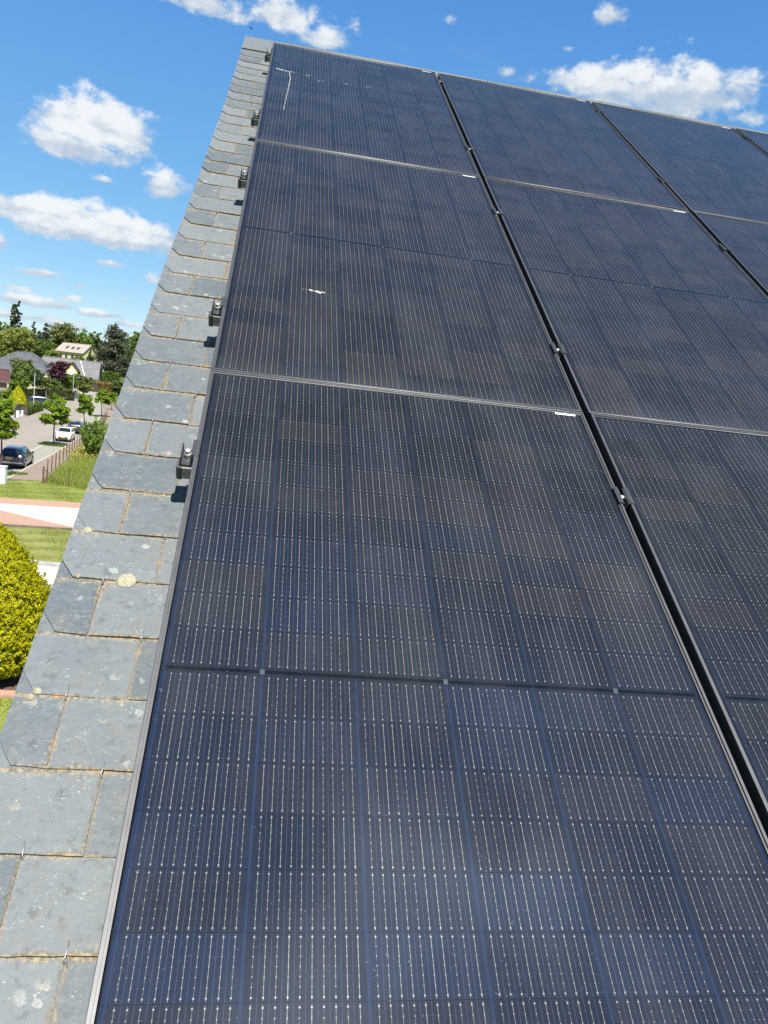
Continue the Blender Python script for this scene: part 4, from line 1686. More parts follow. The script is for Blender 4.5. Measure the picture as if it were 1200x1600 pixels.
M['paint_blue'] = simple('dark blue car paint', (0.010, 0.024, 0.075), 0.25, 0.2, 0.05, 2, coat=1.0)
M['paint_grey'] = simple('dark grey car paint', (0.045, 0.055, 0.075), 0.28, 0.35, 0.05, 2, coat=1.0)
M['paint_white'] = simple('white car paint', (0.74, 0.74, 0.73), 0.3, 0.0, 0.02, 2, coat=1.0)
M['paint_black'] = simple('blue black car paint', (0.012, 0.018, 0.03), 0.25, 0.2, 0.05, 2, coat=1.0)


def catmull(tab, xs_):
    """tab rows sorted by first column; smooth interpolation of the others"""
    t = np.array(tab, float)
    return np.stack([np.interp(xs_, t[:, 0], t[:, k]) for k in range(1, t.shape[1])], 1)


def smooth1d(a, it=2):
    for _ in range(it):
        b_ = a.copy()
        b_[1:-1] = a[:-2] * .25 + a[1:-1] * .5 + a[2:] * .25
        a = b_
    return a


def car(name, label, loc, rz, paint, st, cab, front_dark=False, wheel_r=0.33, wheels=(-1.35, 1.4), group='cars parked in the street'):
    """st: stations (y, half width, z bottom, z belt, half width roof, z roof edge, z top), rear to front.
    cab: (rear glass y0,y1, side glass y0,y1, windscreen y0,y1)"""
    o = empty(name, loc, (0, 0, rz))
    tag(o, label, 'car', group)
    y0, y1 = st[0][0], st[-1][0]
    yy = np.linspace(y0, y1, 61)
    T = smooth1d(catmull(st, yy), 2)
    rows = []
    for y, (w, zb, zbelt, wr, zr, zt) in zip(yy, T):
        half = [(0, zb), (w * .88, zb), (w * .97, zb + .07), (w, zb + (zbelt - zb) * .35), (w * 1.005, zb + (zbelt - zb) * .7), (w * .975, zbelt - .02), (w * .955, zbelt + .015)]
        for k in range(1, 5):
            t = k / 4
            half.append((w * .955 + (wr - w * .955) * t + .012 * math.sin(math.pi * t), zbelt + .015 + (zr - zbelt - .015) * t))
        half += [(wr * .93, zr + (zt - zr) * .5), (wr * .6, zt - .012), (wr * .3, zt - .003), (0, zt)]
        rows.append(half)
    nh = len(rows[0])
    vs = []
    for y, half in zip(yy, rows):
        vs += [(x, y, z) for x, z in half] + [(-x, y, z) for x, z in half[-2:0:-1]]
    nr = 2 * nh - 2
    body, glass = MB(), {'rear_window': [], 'side_window': [], 'windscreen': []}
    bf = []
    for i in range(len(yy) - 1):
        ym = (yy[i] + yy[i + 1]) / 2
        for k in range(nr):
            k2 = (k + 1) % nr
            f = (i * nr + k, i * nr + k2, (i + 1) * nr + k2, (i + 1) * nr + k)
            kk = k if k < nh - 1 else nr - 1 - k      # ring segment index from the bottom
            if 11 <= kk and cab[0] < ym < cab[1]:
                glass['rear_window'].append(f)
            elif 11 <= kk and cab[4] < ym < cab[5]:
                glass['windscreen'].append(f)
            elif 7 <= kk <= 8 and cab[2] < ym < cab[3] and not any(abs(ym - q) < .05 for q in cab[6]):
                glass['side_window'].append(f)
            else:
                bf.append(f)
    body.add(vs, bf, True)
    n0 = len(body.v)
    body.f.append(tuple(range(nr - 1, -1, -1))); body.sm.append(False)
    e = (len(yy) - 1) * nr
    body.f.append(tuple(e + k for k in range(nr))); body.sm.append(False)
    body.build('body', M[paint], o, fixn=True)
    for nm, ff in glass.items():
        if ff:
            used = sorted({i for f in ff for i in f})
            mp_ = {v: i for i, v in enumerate(used)}
            if nm == 'side_window':
                for sgn in (1, -1):
                    fs_ = [f for f in ff if vs[f[0]][0] * sgn > 0]
                    us = sorted({i for f in fs_ for i in f})
                    m2 = {v: i for i, v in enumerate(us)}
                    g = MB().add([vs[i] for i in us], [tuple(m2[i] for i in f) for f in fs_], True)
                    g.build(nm, M['glassdark'], o)
            else:
                MB().add([vs[i] for i in used], [tuple(mp_[i] for i in f) for f in ff], True).build(nm, M['glassdark'], o)
    w = max(s_[1] for s_ in st)
    for yw in wheels:
        for sg in (1, -1):
            mb = MB()
            mb.tube([(sg * (w - .20), yw, wheel_r), (sg * (w + .012), yw, wheel_r)], wheel_r, 22)
            wh = mb.build('wheel', M['tyre'], o)
            mb = MB()
            mb.tube([(sg * (w + .005), yw, wheel_r), (sg * (w + .02), yw, wheel_r)], wheel_r * .68, 18)
            mb.build('rim', M['rim'], wh)
            mb = MB()
            mb.tube([(sg * (w - .10), yw, wheel_r + .01), (sg * (w + .004), yw, wheel_r + .01)], wheel_r * 1.16, 22)
            mb.build('wheel_arch', M['trim'], o)
    # mirrors
    ym = cab[3] - .12
    zb_ = float(np.interp(ym, [s_[0] for s_ in st], [s_[3] for s_ in st]))
    for sg in (1, -1):
        mb = MB()
        mb.box((sg * (w + .06), ym, zb_ + .08), (.20, .12, .14))
        mb.build('mirror', M['trim'] if paint != 'paint_white' else M['paint_white'], o, bevel=0.03)
    return o, y0, y1, w


def face_box(o, name, c, s, m, bevel=0.012):
    mb = MB()
    mb.box(c, s)
    return mb.build(name, M[m], o, bevel=bevel)


HEAD = math.atan2(3.15, 33.5)
# dark blue estate car seen from behind
SUV = [(-2.28, .80, .42, .72, .70, .86, .92), (-2.25, .88, .34, .92, .78, 1.00, 1.03), (-2.12, .92, .28, 1.00, .76, 1.10, 1.14), (-1.78, .935, .24, 1.02, .68, 1.48, 1.56), (-1.2, .94, .22, 1.01, .67, 1.56, 1.64),
       (-.2, .94, .22, 1.00, .67, 1.58, 1.66), (.45, .94, .22, .99, .66, 1.52, 1.61), (.80, .94, .22, .99, .68, 1.36, 1.42), (1.28, .94, .22, .99, .78, 1.04, 1.08), (1.8, .92, .24, .92, .76, .96, 1.0), (2.15, .86, .30, .80, .72, .84, .88), (2.30, .74, .38, .66, .62, .70, .72)]
fwd = Vector((-math.sin(HEAD), math.cos(HEAD), 0))
rc = Vector((-19.36, 64.25, 0.02))
o, y0, y1, w = car('parked_car', 'dark blue car with yellow rear plate parked nearest, beside the left edge', rc + fwd * 2.28, HEAD, 'paint_blue', SUV, (-2.14, -1.74, -1.72, 1.15, .55, 1.24, (-1.15, -.1)), wheel_r=.355, wheels=(-1.42, 1.42))
face_box(o, 'number_plate', (-.12, -2.300, .80), (.50, .02, .13), 'plate_y', .004)
for sg in (1, -1):
    face_box(o, 'tail_light', (sg * .62, -2.272, .90), (.44, .06, .13), 'taillight', .02)
face_box(o, 'tailgate_trim', (-.12, -2.288, .915), (.56, .03, .035), 'chrome', .006)
face_box(o, 'bumper', (0, -2.27, .50), (1.70, .14, .12), 'chrome', .03)
face_box(o, 'lower_bumper', (0, -2.24, .38), (1.62, .14, .14), 'trim', .03)
# white hatchback facing us
HAT = [(-1.72, .70, .36, .66, .60, .74, .78), (-1.68, .78, .28, .92, .62, 1.05, 1.10), (-1.50, .81, .22, .95, .58, 1.36, 1.43), (-.8, .815, .20, .94, .57, 1.42, 1.49), (0, .815, .20, .92, .57, 1.42, 1.50), (.35, .815, .20, .91, .57, 1.36, 1.45),
       (.95, .81, .20, .90, .68, .98, 1.03), (1.35, .79, .22, .84, .66, .90, .94), (1.62, .74, .26, .72, .62, .78, .82), (1.74, .62, .32, .58, .52, .62, .64)]
wc = Vector((-21.35, 88.2, 0.02))
o, y0, y1, w = car('parked_car', 'small white hatchback facing the camera under a lime-green tree', wc + fwd * 1.74, HEAD + math.pi, 'paint_white', HAT, (-1.66, -1.45, -1.30, .78, .38, .92, (-.35,)), wheel_r=.29, wheels=(-1.15, 1.18))
face_box(o, 'number_plate', (0, 1.765, .50), (.50, .03, .11), 'plate_y', .004)
mb = MB(); mb.prism([(-.62, 1.66), (.62, 1.66), (.50, 1.755), (-.50, 1.755)], .30, .44); mb.build('lower_grille', M['trim'], o, bevel=.01)
mb = MB(); mb.prism([(-.50, 1.70), (.50, 1.70), (.44, 1.758), (-.44, 1.758)], .445, .56); mb.build('grille', M['trim'], o, bevel=.01)
for sg in (1, -1):
    mb = MB()
    pl = [(sg * .40, 1.60), (sg * .74, 1.50), (sg * .775, 1.38), (sg * .44, 1.56)]
    mb.prism(pl if sg > 0 else pl[::-1], .74, .86)
    mb.build('headlight', M['headlight'], o, fixn=True)
# dark grey hatchback seen from behind
GRY = [(-2.05, .72, .40, .66, .62, .78, .84), (-2.02, .82, .32, .86, .68, .96, 1.0), (-1.86, .86, .26, .94, .66, 1.14, 1.20), (-1.5, .885, .22, .95, .60, 1.34, 1.41), (-.8, .89, .20, .94, .59, 1.41, 1.48), (0, .89, .20, .93, .59, 1.42, 1.49), (.4, .89, .2, .92, .60, 1.34, 1.43), (1.1, .885, .2, .91, .72, .99, 1.03), (1.7, .86, .24, .82, .70, .88, .92), (2.0, .78, .32, .70, .62, .76, .78), (2.1, .68, .38, .6, .55, .64, .66)]
dc = Vector((-22.65, 98.6, 0.02))
o, y0, y1, w = car('parked_car', 'dark grey hatchback seen from behind, parked beyond the white one', dc + fwd * 2.05, HEAD + .03, 'paint_grey', GRY, (-1.9, -1.46, -1.45, .95, .45, 1.05, (-.95, .0)), wheel_r=.32, wheels=(-1.25, 1.3))
face_box(o, 'number_plate', (-.02, -2.075, .80), (.50, .02, .12), 'plate_y', .004)
for sg in (1, -1):
    face_box(o, 'tail_light', (sg * .66, -2.03, .88), (.30, .06, .14), 'taillight', .02)
face_box(o, 'bumper', (0, -2.03, .44), (1.5, .1, .12), 'trim', .03)
# dark van across the street behind the hedge
VAN = [(-2.3, .84, .40, .95, .74, 1.2, 1.3), (-2.26, .93, .30, 1.08, .74, 1.62, 1.72), (-1.5, .95, .24, 1.08, .74, 1.72, 1.80), (.3, .95, .24, 1.06, .74, 1.72, 1.80), (.8, .95, .24, 1.05, .76, 1.55, 1.62), (1.45, .94, .24, 1.04, .84, 1.08, 1.12), (2.0, .9, .28, .92, .78, .96, 1.0), (2.3, .76, .36, .7, .64, .76, .8)]
c = at(54, 626, 141)
car('parked_car', 'dark people carrier behind the clipped hedge across the street', Vector((c.x, c.y, 0.1)), HEAD + 1.75, 'paint_black', VAN, (-2.28, -2.2, -2.1, 1.2, .85, 1.4, (-1.1, .0)), wheel_r=.33, wheels=(-1.45, 1.45))
# ------------------------------------------------------------------ street lamps
M['lamp'] = simple('grey green lamp paint', (0.22, 0.28, 0.265), 0.5, 0.1, 0.06, 2)
M['lampglass'] = simple('lamp bowl', (0.6, 0.62, 0.62), 0.3, 0, 0.03, 2)


def lamp(base, top, armdir, arm, label, head=True):
    """base, top: photo positions of foot and bend; arm length in metres towards armdir (+1 right, -1 left in the photo)"""
    b = G(*base)
    zg = hill(b.x, b.y)
    if zg > .05:
        for _ in range(6):
            b = G(base[0], base[1], hill(b.x, b.y))
        zg = b.z
    h = (base[1] - top[1]) * mpp(b)
    o = empty('street_lamp', (b.x, b.y, zg))
    tag(o, label, 'street lamp', 'lamps along the street')
    mb = MB()
    mb.tube([(0, 0, 0), (0, 0, 1.1), (0, 0, 1.12), (0, 0, h - arm * .5)], [.075, .075, .055, .045], 10)
    mb.build('pole', M['lamp'], o)
    az = math.atan2(b.x, b.y)
    dx, dy = math.cos(az) * armdir, -math.sin(az) * armdir
    mb = MB()
    pts = []
    for k in range(11):
        t = math.pi * k / 10
        r = arm / 2
        pts.append((dx * (r - r * math.cos(t)), dy * (r - r * math.cos(t)), h - arm * .5 + r * math.sin(t)))
    pts.append((dx * arm, dy * arm, h - arm * .5 - .12))
    mb.tube(pts, .035, 8)
    mb.build('arm', M['lamp'], o)
    if head:
        mb = MB()
        hx, hy, hz = dx * arm, dy * arm, h - arm * .5 - .12
        mb.tube([(hx, hy, hz + .05), (hx, hy, hz - .12), (hx, hy, hz - .30), (hx, hy, hz - .34)], [.07, .12, .36, .38], 14)
        sh = mb.build('lamp_shade', M['lamp'], o)
        mb = MB()
        mb.tube([(hx, hy, hz - .345), (hx, hy, hz - .42), (hx, hy, hz - .46)], [.30, .22, .06], 12)
        mb.build('bowl', M['lampglass'], sh)
    return o


lamp((52, 646), (53, 575.5), 1, 1.55, 'tall hooked street lamp rising beside the yellow cone-shaped conifer')
lamp((87.5, 617), (88.5, 575), 1, 1.75, 'hooked street lamp in front of the purple-leaved tree')
lamp((113.5, 624), (116, 574), -1, 0.7, 'thin street lamp pole between the purple tree and the ochre hedge', False)
lamp((150.5, 612), (152, 573), 1, 1.55, 'street lamp before the dark hedge, left of the white cabinet')
lamp((184.5, 604), (185.5, 573), 1, 1.3, 'farthest street lamp, against the big pine by the roof edge')

# ------------------------------------------------------------------ left side of the street
M['fencegrey'] = simple('grey fence boards', (0.14, 0.155, 0.18), 0.7, 0, 0.2, 1.5)
M['beige'] = simple('beige wall render', (0.45, 0.37, 0.28), 0.85, 0, 0.08, 1)


def hedge(name, label, p0, p1, thick, h, leafmat, n, leaf, z0=None, cat='hedge', group=None, top_wob=.12):
    p0, p1 = Vector(p0), Vector(p1)
    o = empty(name, (p0 + p1) / 2)
    tag(o, label, cat, group)
    d = (p1 - p0)
    L = d.length
    ux = d.normalized()
    uy = Vector((-ux.y, ux.x, 0)).normalized()
    u_ = nrg.random(n) * L - L / 2
    face = nrg.integers(0, 3, n)
    v_ = np.where(face == 0, nrg.random(n) - .5, np.where(face == 1, -.5, .5)) * thick + nrg.normal(size=n) * .05
    w_ = np.where(face == 0, 1.0, nrg.random(n)) * h
    wob = 1 + top_wob * (np.sin(u_ * 1.7) * .4 + np.sin(u_ * .63 + 1) * .6)
    w_ = w_ * wob + nrg.normal(size=n) * .04
    pts = np.outer(u_, np.array(ux)) + np.outer(v_, np.array(uy))
    pts[:, 2] += w_
    nor = np.where((face == 0)[:, None], np.array([0, 0, 1.0]), np.outer(np.where(face == 1, -1, 1), np.array(uy))) + nrg.normal(size=(n, 3)) * .6
    tone = .5 + .4 * np.sin(u_ * 2.3 + w_ * 3.1)
    link('foliage', leaf_mesh('foliage', pts, nor, leaf * nrg.uniform(.6, 1.4, n), tone * .6 + nrg.random(n) * .4, nrg.random(n)), M[leafmat], o)
    mb = MB()
    mb.box((0, 0, h * .46), (L * .985, thick * .8, h * .9), rz=math.atan2(ux.y, ux.x))
    mb.build('inner_twigs', M['bark'], o)
    return o


def gp(x, y):
    """first hit of a photo position's ray with the rising ground"""
    d = ray(x, y)
    t = 20.0
    while t < 900:
        p = CAM + d * t
        if p[2] <= hill(p[0], p[1]):
            break
        t += 0.25
    return Vector((p[0], p[1], hill(p[0], p[1])))


# yellow cone-shaped conifer
c = at(27.5, 636, 131)
b = Vector((c.x, c.y, 0))
s = mpp(c)
o = empty('cone_conifer', b)
tag(o, 'clipped bright yellow cone-shaped conifer behind the grey fence', 'conifer')
HT = c.z + 31 * s
RM = 13.7 * s
prof2 = [(0, .88), (.1, .98), (.22, 1.0), (.4, .90), (.58, .73), (.74, .52), (.88, .29), (.96, .12), (1, .02)]
n = 9000
tt = nrg.random(n); an = nrg.uniform(0, 6.283, n)
rad = np.interp(tt, [p[0] for p in prof2], [p[1] for p in prof2]) * RM * (1 + nrg.normal(size=n) * .025)
pts = np.stack([np.cos(an) * rad, np.sin(an) * rad, .15 + tt * HT], 1)
nor = np.stack([np.cos(an), np.sin(an), np.full(n, .4)], 1) + nrg.normal(size=(n, 3)) * .35
link('foliage', leaf_mesh('foliage', pts, nor, nrg.uniform(.14, .24, n), .55 + .2 * np.sin(an * 6 + tt * 20) + nrg.normal(size=n) * .2, nrg.random(n) * .68), M['leaf_gold'], o)
mb = MB(); mb.tube([(0, 0, -.1), (0, 0, HT * .9)], [.12, .04], 8); mb.build('trunk', M['bark'], o)

# fence with white gate pillars, low hedge, kerb wall
a_, b_ = G(12, 650), G(35, 646)
o = empty('board_fence', (a_ + b_) / 2)
tag(o, 'grey board fence below the yellow cone-shaped conifer', 'fence')
d = b_ - a_
nb = 22
sf = mpp(a_)
for k in range(nb):
    t = (k + .5) / nb
    mb = MB()
    mb.box(d * (t - .5) + Vector((0, 0, .75)), (d.length / nb * .92, .03, 1.45 + rng.uniform(-.02, .02)), rz=math.atan2(d.y, d.x))
    mb.build('board', M['fencegrey'], o)
mb = MB()
for z in (.35, 1.2):
    mb.box(Vector((0, 0, z)) + Vector((d.y, -d.x, 0)).normalized() * -.05, (d.length, .05, .08), rz=math.atan2(d.y, d.x))
mb.build('rail', M['fencegrey'], o)
for (x, y, hh, ww, lab) in ((27.5, 652, 9.5, 5.0, 'broad white gate pillar below the grey board fence'), (34.5, 651, 9.0, 3.0, 'narrow white gate pillar at the end of the grey board fence')):
    p = G(x, y)
    s = mpp(p)
    o = empty('gate_pillar', (p.x, p.y, 0))
    tag(o, lab, 'pillar')
    mb = MB(); mb.box((0, 0, hh * s / 2), (ww * s * .9, .45, hh * s)); mb.build('shaft', M['white'], o, bevel=.02)
    mb = MB(); mb.box((0, 0, hh * s + .03), (ww * s, .52, .06)); mb.build('cap', M['white'], o, bevel=.01)
p = G(23.6, 654)
s = mpp(p)
o = empty('wooden_post', (p.x, p.y, 0))
tag(o, 'thin brown wooden post beside the broad white gate pillar', 'post')
mb = MB(); mb.box((0, 0, 6.5 * s), (.18, .18, 13 * s)); mb.build('shaft', M['bark'], o, bevel=.02)
mb = MB(); mb.tube([(0, 0, 13 * s), (0, 0, 13 * s + .1)], [.11, .03], 8); mb.build('cap', M['bark'], o)
hedge('hedge', 'clipped green hedge before the dark people carrier', G(38, 649), G(62, 641), 1.1, 1.45, 'leaf_mid', 5200, .13)
a_, b_ = G(36, 651), G(62, 641.5)
o = empty('railing', (a_ + b_) / 2 + Vector((.5, -.7, 0)))
tag(o, 'low dark railing at the foot of the clipped hedge', 'railing')
d = b_ - a_
for k in range(14):
    mb = MB(); mb.box(d * ((k + .5) / 14 - .5) + Vector((0, 0, .30)), (.04, .04, .6)); mb.build('bar', M['trim'], o)
mb = MB()
mb.box((0, 0, .6), (d.length, .05, .05), rz=math.atan2(d.y, d.x))
mb.build('handrail', M['trim'], o)
a_, b_ = G(57, 642), G(65, 638)
o = empty('low_wall', (a_ + b_) / 2)
tag(o, 'short sand-coloured wall at the end of the clipped hedge', 'wall')
d = b_ - a_
mb = MB(); mb.box((0, 0, .45), (d.length, .25, .9), rz=math.atan2(d.y, d.x)); mb.build('masonry', M['beige'], o, bevel=.02)
mb = MB(); mb.box((0, 0, .93), (d.length + .08, .33, .06), rz=math.atan2(d.y, d.x)); mb.build('coping', M['kerb'], o, bevel=.01)
hedge('hedge', 'long brownish hedge behind the street lamps', gp(33, 622), gp(112, 626), 1.5, 1.9, 'leaf_hedge', 9000, .22)
hedge('hedge', 'ochre clipped hedge left of the white cabinet', gp(143, 612), gp(171, 612), 5.0, 2.3, 'leaf_ochre', 7000, .24, top_wob=.05)
hedge('hedge', 'dark green hedge below the big pine', gp(143, 597), gp(182, 597), 2.5, 2.6, 'leaf_mid', 6000, .34)
p = gp(174, 613)
o = empty('cabinet', p)
tag(o, 'tall white cabinet at the street end, right of the ochre hedge', 'cabinet')
mb = MB(); mb.box((0, 0, 1.15), (1.15, .7, 2.3)); mb.build('housing', M['white'], o, bevel=.03)
mb = MB(); mb.box((0, 0, 2.33), (1.25, .8, .08)); mb.build('lid', M['white'], o, bevel=.02)
mb = MB(); mb.box((0, -.355, 1.1), (.95, .03, 1.9)); mb.build('door', M['white'], o, bevel=.01)
p = gp(126, 622)
o = empty('white_post', p)
tag(o, 'short white post at the bend of the street', 'post')
mb = MB(); mb.box((0, 0, .65), (.42, .35, 1.3)); mb.build('shaft', M['white'], o, bevel=.03)
mb = MB(); mb.box((0, 0, 1.33), (.48, .41, .07)); mb.build('cap', M['white'], o, bevel=.02)
a_, b_ = gp(112, 624), gp(124, 622)
o = empty('low_fence', (a_ + b_) / 2)
tag(o, 'dark low fence between lamp pole and short white post', 'fence')
d = b_ - a_
mb = MB(); mb.box((0, 0, .65), (d.length, .08, 1.1), rz=math.atan2(d.y, d.x)); mb.build('panel', M['fencegrey'], o)
for t in (-.5, 0, .5):
    mb = MB(); mb.box(d * t + Vector((0, 0, .65)), (.14, .14, 1.3)); mb.build('post', M['fencegrey'], o)

# ------------------------------------------------------------------ houses
M['roof_grey'] = simple('grey slate roof', (0.075, 0.082, 0.096), 0.75, 0, 0.22, 1.2, bumps=.15)
M['roof_lgrey'] = simple('pale grey slate roof', (0.140, 0.138, 0.140), 0.8, 0, 0.2, 1.0, bumps=.15)
M['roof_beige'] = simple('beige tiled roof', (0.31, 0.27, 0.23), 0.85, 0, 0.15, 1.4, bumps=.15)
M['roof_red'] = simple('brown red roof', (0.075, 0.028, 0.026), 0.9, 0, 0.2, 1.4, bumps=.15)
M['wall_yellow'] = simple('yellow wall render', (0.62, 0.54, 0.22), 0.85, 0, 0.04, 1)
M['wall_brown'] = simple('brown wall render', (0.30, 0.22, 0.165), 0.85, 0, 0.06, 1)
M['wall_white'] = simple('white wall render', (0.70, 0.69, 0.66), 0.85, 0, 0.04, 1)
M['wall_cream'] = simple('pale yellow wall', (0.52, 0.47, 0.30), 0.85, 0, 0.05, 1)
M['window'] = simple('window pane', (0.03, 0.04, 0.05), 0.08, 0, 0.1, 1, spec=.8)
M['timber'] = simple('dark timber', (0.045, 0.038, 0.036), 0.8, 0, 0.2, 3)


def add_window(o, c, w, h, rz, out):
    """frame with pane, on a wall facing direction rz (normal = local -y turned by rz)"""
    nrm = Vector((math.sin(rz), -math.cos(rz), 0))
    mb = MB()
    mb.box(Vector(c) + nrm * .02, (w + .14, .10, h + .14), rz=rz)
    f = mb.build('window', M['wall_white'], o)
    mb = MB()
    mb.box(Vector(c) + nrm * .06, (w, .04, h), rz=rz)
    mb.build('pane', M['window'], f)


def gable_house(name, label, loc, rz, L, D, he, hr, wallm, roofm, windows=(), skylights=(), over=.45, chimney=None, cat='house'):
    o = empty(name, loc, (0, 0, rz))
    tag(o, label, cat)
    hx, hy = L / 2, D / 2
    t = .28
    mb = MB()
    hp_ = hr - .10
    prof_ = [(-hy, -.5), (hy, -.5), (hy, he), (0, hp_), (-hy, he)]
    vs = [(-hx, y, z) for y, z in prof_] + [(hx, y, z) for y, z in prof_]
    mb.add(vs, ((4, 3, 2, 1, 0), (5, 6, 7, 8, 9), (0, 1, 6, 5), (1, 2, 7, 6), (4, 0, 5, 9), (2, 3, 8, 7), (3, 4, 9, 8)))
    mb.build('wall', M[wallm], o, fixn=True)
    sl = (hr - he) / hy
    mb = MB()
    e = over
    for sg in (1, -1):
        q = [(-hx - e, 0, hr), (hx + e, 0, hr), (hx + e, sg * (hy + e), he - sl * e), (-hx - e, sg * (hy + e), he - sl * e)]
        vs = q + [(x, y, z - .16) for x, y, z in q]
        vs = [(x, y, z + .10) for x, y, z in vs]
        mb.add(vs, ((0, 1, 2, 3), (7, 6, 5, 4), (0, 4, 5, 1), (1, 5, 6, 2), (2, 6, 7, 3), (3, 7, 4, 0)))
    rf = mb.build('roof', M[roofm], o, fixn=True)
    mb = MB()
    mb.tube([(-hx - e, 0, hr + .12), (hx + e, 0, hr + .12)], .12, 8)
    mb.build('ridge_tiles', M[roofm], rf)
    for sg in (-1,):
        mb = MB()
        mb.tube([(-hx - e, sg * (hy + e + .06), he - sl * e + .02), (hx + e, sg * (hy + e + .06), he - sl * e + .02)], .08, 8)
        mb.build('gutter', M['fencegrey'], rf)
    for side, u, z, w, h in windows:
        if side == 'front':
            add_window(o, (u, -hy, z), w, h, 0, 0)
        elif side == 'right':
            add_window(o, (hx, u, z), w, h, math.pi / 2, 0)
        elif side == 'left':
            add_window(o, (-hx, u, z), w, h, -math.pi / 2, 0)
    ang = math.atan2(hr - he, hy)
    for u, v in skylights:
        y = -hy * v
        z = hr - sl * hy * v + .10
        Rm = Matrix.Rotation(ang, 3, 'X')
        mb = MB(); mb.box(Vector((u, y, z)), (1.05, 1.45, .12), m=Rm)
        f = mb.build('roof_window', M['timber'], rf)
        mb = MB(); mb.box(Vector((u, y, z)) + Rm @ Vector((0, 0, .05)), (.85, 1.2, .05), m=Rm)
        mb.build('pane', M['window'], f)
    if chimney:
        mb = MB(); mb.box((chimney[0], chimney[1], hr - .2), (.8, .6, 1.8))
        mb.build('chimney', M['wall_brown'], rf, bevel=.03)
    return o


def hip_house(name, label, loc, rz, L, D, he, hr, ridge, wallm, roofm, windows=(), over=.6):
    o = empty(name, loc, (0, 0, rz))
    tag(o, label, 'house')
    hx, hy = L / 2, D / 2
    mb = MB(); mb.box((0, 0, he / 2 - .3), (L, D, he + .5)); mb.build('wall', M[wallm], o)
    X, Y_ = hx + over, hy + over
    sl = (hr - he) / hy
    ez = he - sl * over + .05
    r = ridge / 2
    vs = [(-X, -Y_, ez), (X, -Y_, ez), (X, Y_, ez), (-X, Y_, ez), (-r, 0, hr), (r, 0, hr)]
    vs += [(x, y, ez - .2) for x, y, z in vs[:4]]
    mb = MB().add(vs, ((0, 1, 5, 4), (1, 2, 5), (2, 3, 4, 5), (3, 0, 4), (0, 6, 7, 1), (1, 7, 8, 2), (2, 8, 9, 3), (3, 9, 6, 0), (9, 8, 7, 6)))
    rf = mb.build('roof', M[roofm], o, fixn=True)
    mb = MB()
    for p, q in ((4, 5), (0, 4), (1, 5), (2, 5), (3, 4)):
        mb.tube([Vector(vs[p]) + Vector((0, 0, .05)), Vector(vs[q]) + Vector((0, 0, .05))], .11, 6)
    mb.build('hip_tiles', M['roof_lgrey'], rf)
    for side, u, z, w, h in windows:
        if side == 'front':
            add_window(o, (u, -hy, z), w, h, 0, 0)
        else:
            add_window(o, (hx, u, z), w, h, math.pi / 2, 0)
    return o


def on_hill(c):
    return Vector((c.x, c.y, hill(c.x, c.y)))


rng = random.Random(33); nrg = np.random.default_rng(33)
# yellow house
c = at(117, 550, 300)
ch = on_hill(c)
s = mpp(c)
hz = lambda x, y, Y: at(x, y, Y).z
gz = ch.z
yh = gable_house('yellow_house', 'yellow house with beige roof and three roof windows below the trees', Vector((c.x, c.y + 3, gz)), R_(-25), 11.3, 8.2, hz(117, 550.0, 300) - gz, hz(121, 537.5, 300) - gz, 'wall_yellow', 'roof_beige',
            windows=(('front', -3.6, 2.6, 1.3, 1.6), ('front', -1.2, 2.6, 1.0, 1.9), ('front', 1.4, 2.7, 1.1, 1.5), ('front', 3.8, 2.7, 1.1, 1.5), ('right', 0.2, hz(117, 546, 300) - gz + .1, 1.1, 1.3), ('right', -1.6, 2.6, 1.1, 1.4), ('right', 1.8, 2.6, 1.1, 1.4)), skylights=((-2.3, .56), (0.1, .56), (2.4, .56)))
# big grey hipped roof
c = at(33, 575, 190)
ch = on_hill(c)
gz = ch.z
hip_house('slate_roofed_house', 'house with big dark grey hipped slate roof behind the green bushes', Vector((c.x - 1.0, c.y + 6, gz)), R_(-8), 17.5, 11.5, 3.6, hz(32, 549.5, 194) - gz, 3.2, 'wall_cream', 'roof_grey', windows=(('front', 5.5, 1.9, 1.4, 1.5), ('front', -4.5, 1.9, 1.4, 1.5), ('right', 0, 1.9, 1.4, 1.5)))
# long grey roof with small gable
c = at(112, 576, 212)
ch = on_hill(c)
gz = ch.z
LH = gable_house('long_house', 'long low house with pale grey roof and a small dark timber gable', Vector((c.x - .8, c.y + 3.5, gz)), R_(6), 13.4, 9.5, hz(118, 588, 210) - gz, hz(108, 561.5, 214) - gz, 'wall_cream', 'roof_lgrey',
                 windows=(('front', 3.5, 1.7, 1.3, 1.3), ('front', -3.5, 1.7, 1.3, 1.3)))
# its dormer gable
dm = MB()
eh = hz(118, 588, 210) - gz
rh = hz(108, 561.5, 214) - gz
dx0 = 0.7
mb = MB()
pr_ = [(-1.35, eh - .4), (1.35, eh - .4), (1.35, eh + 1.6), (0, eh + 3.2), (-1.35, eh + 1.6)]
vs = [(dx0 + x, -5.3, z) for x, z in pr_] + [(dx0 + x, -1.2, z) for x, z in pr_]
mb.add(vs, ((0, 1, 2, 3, 4), (9, 8, 7, 6, 5), (0, 5, 6, 1), (1, 6, 7, 2), (4, 9, 5, 0)))
dg = mb.build('dormer', M['wall_yellow'], LH, fixn=True)
mb = MB()
for sg in (1, -1):
    q = [(dx0, -5.7, eh + 3.5), (dx0, -1.0, eh + 3.5), (dx0 + sg * 1.9, -1.0, eh + 1.25), (dx0 + sg * 1.9, -5.7, eh + 1.25)]
    vs = q + [(x, y, z - .14) for x, y, z in q]
    mb.add(vs, ((0, 1, 2, 3), (7, 6, 5, 4), (0, 4, 5, 1), (1, 5, 6, 2), (2, 6, 7, 3), (3, 7, 4, 0)))
mb.build('dormer_roof', M['timber'], dg, fixn=True)
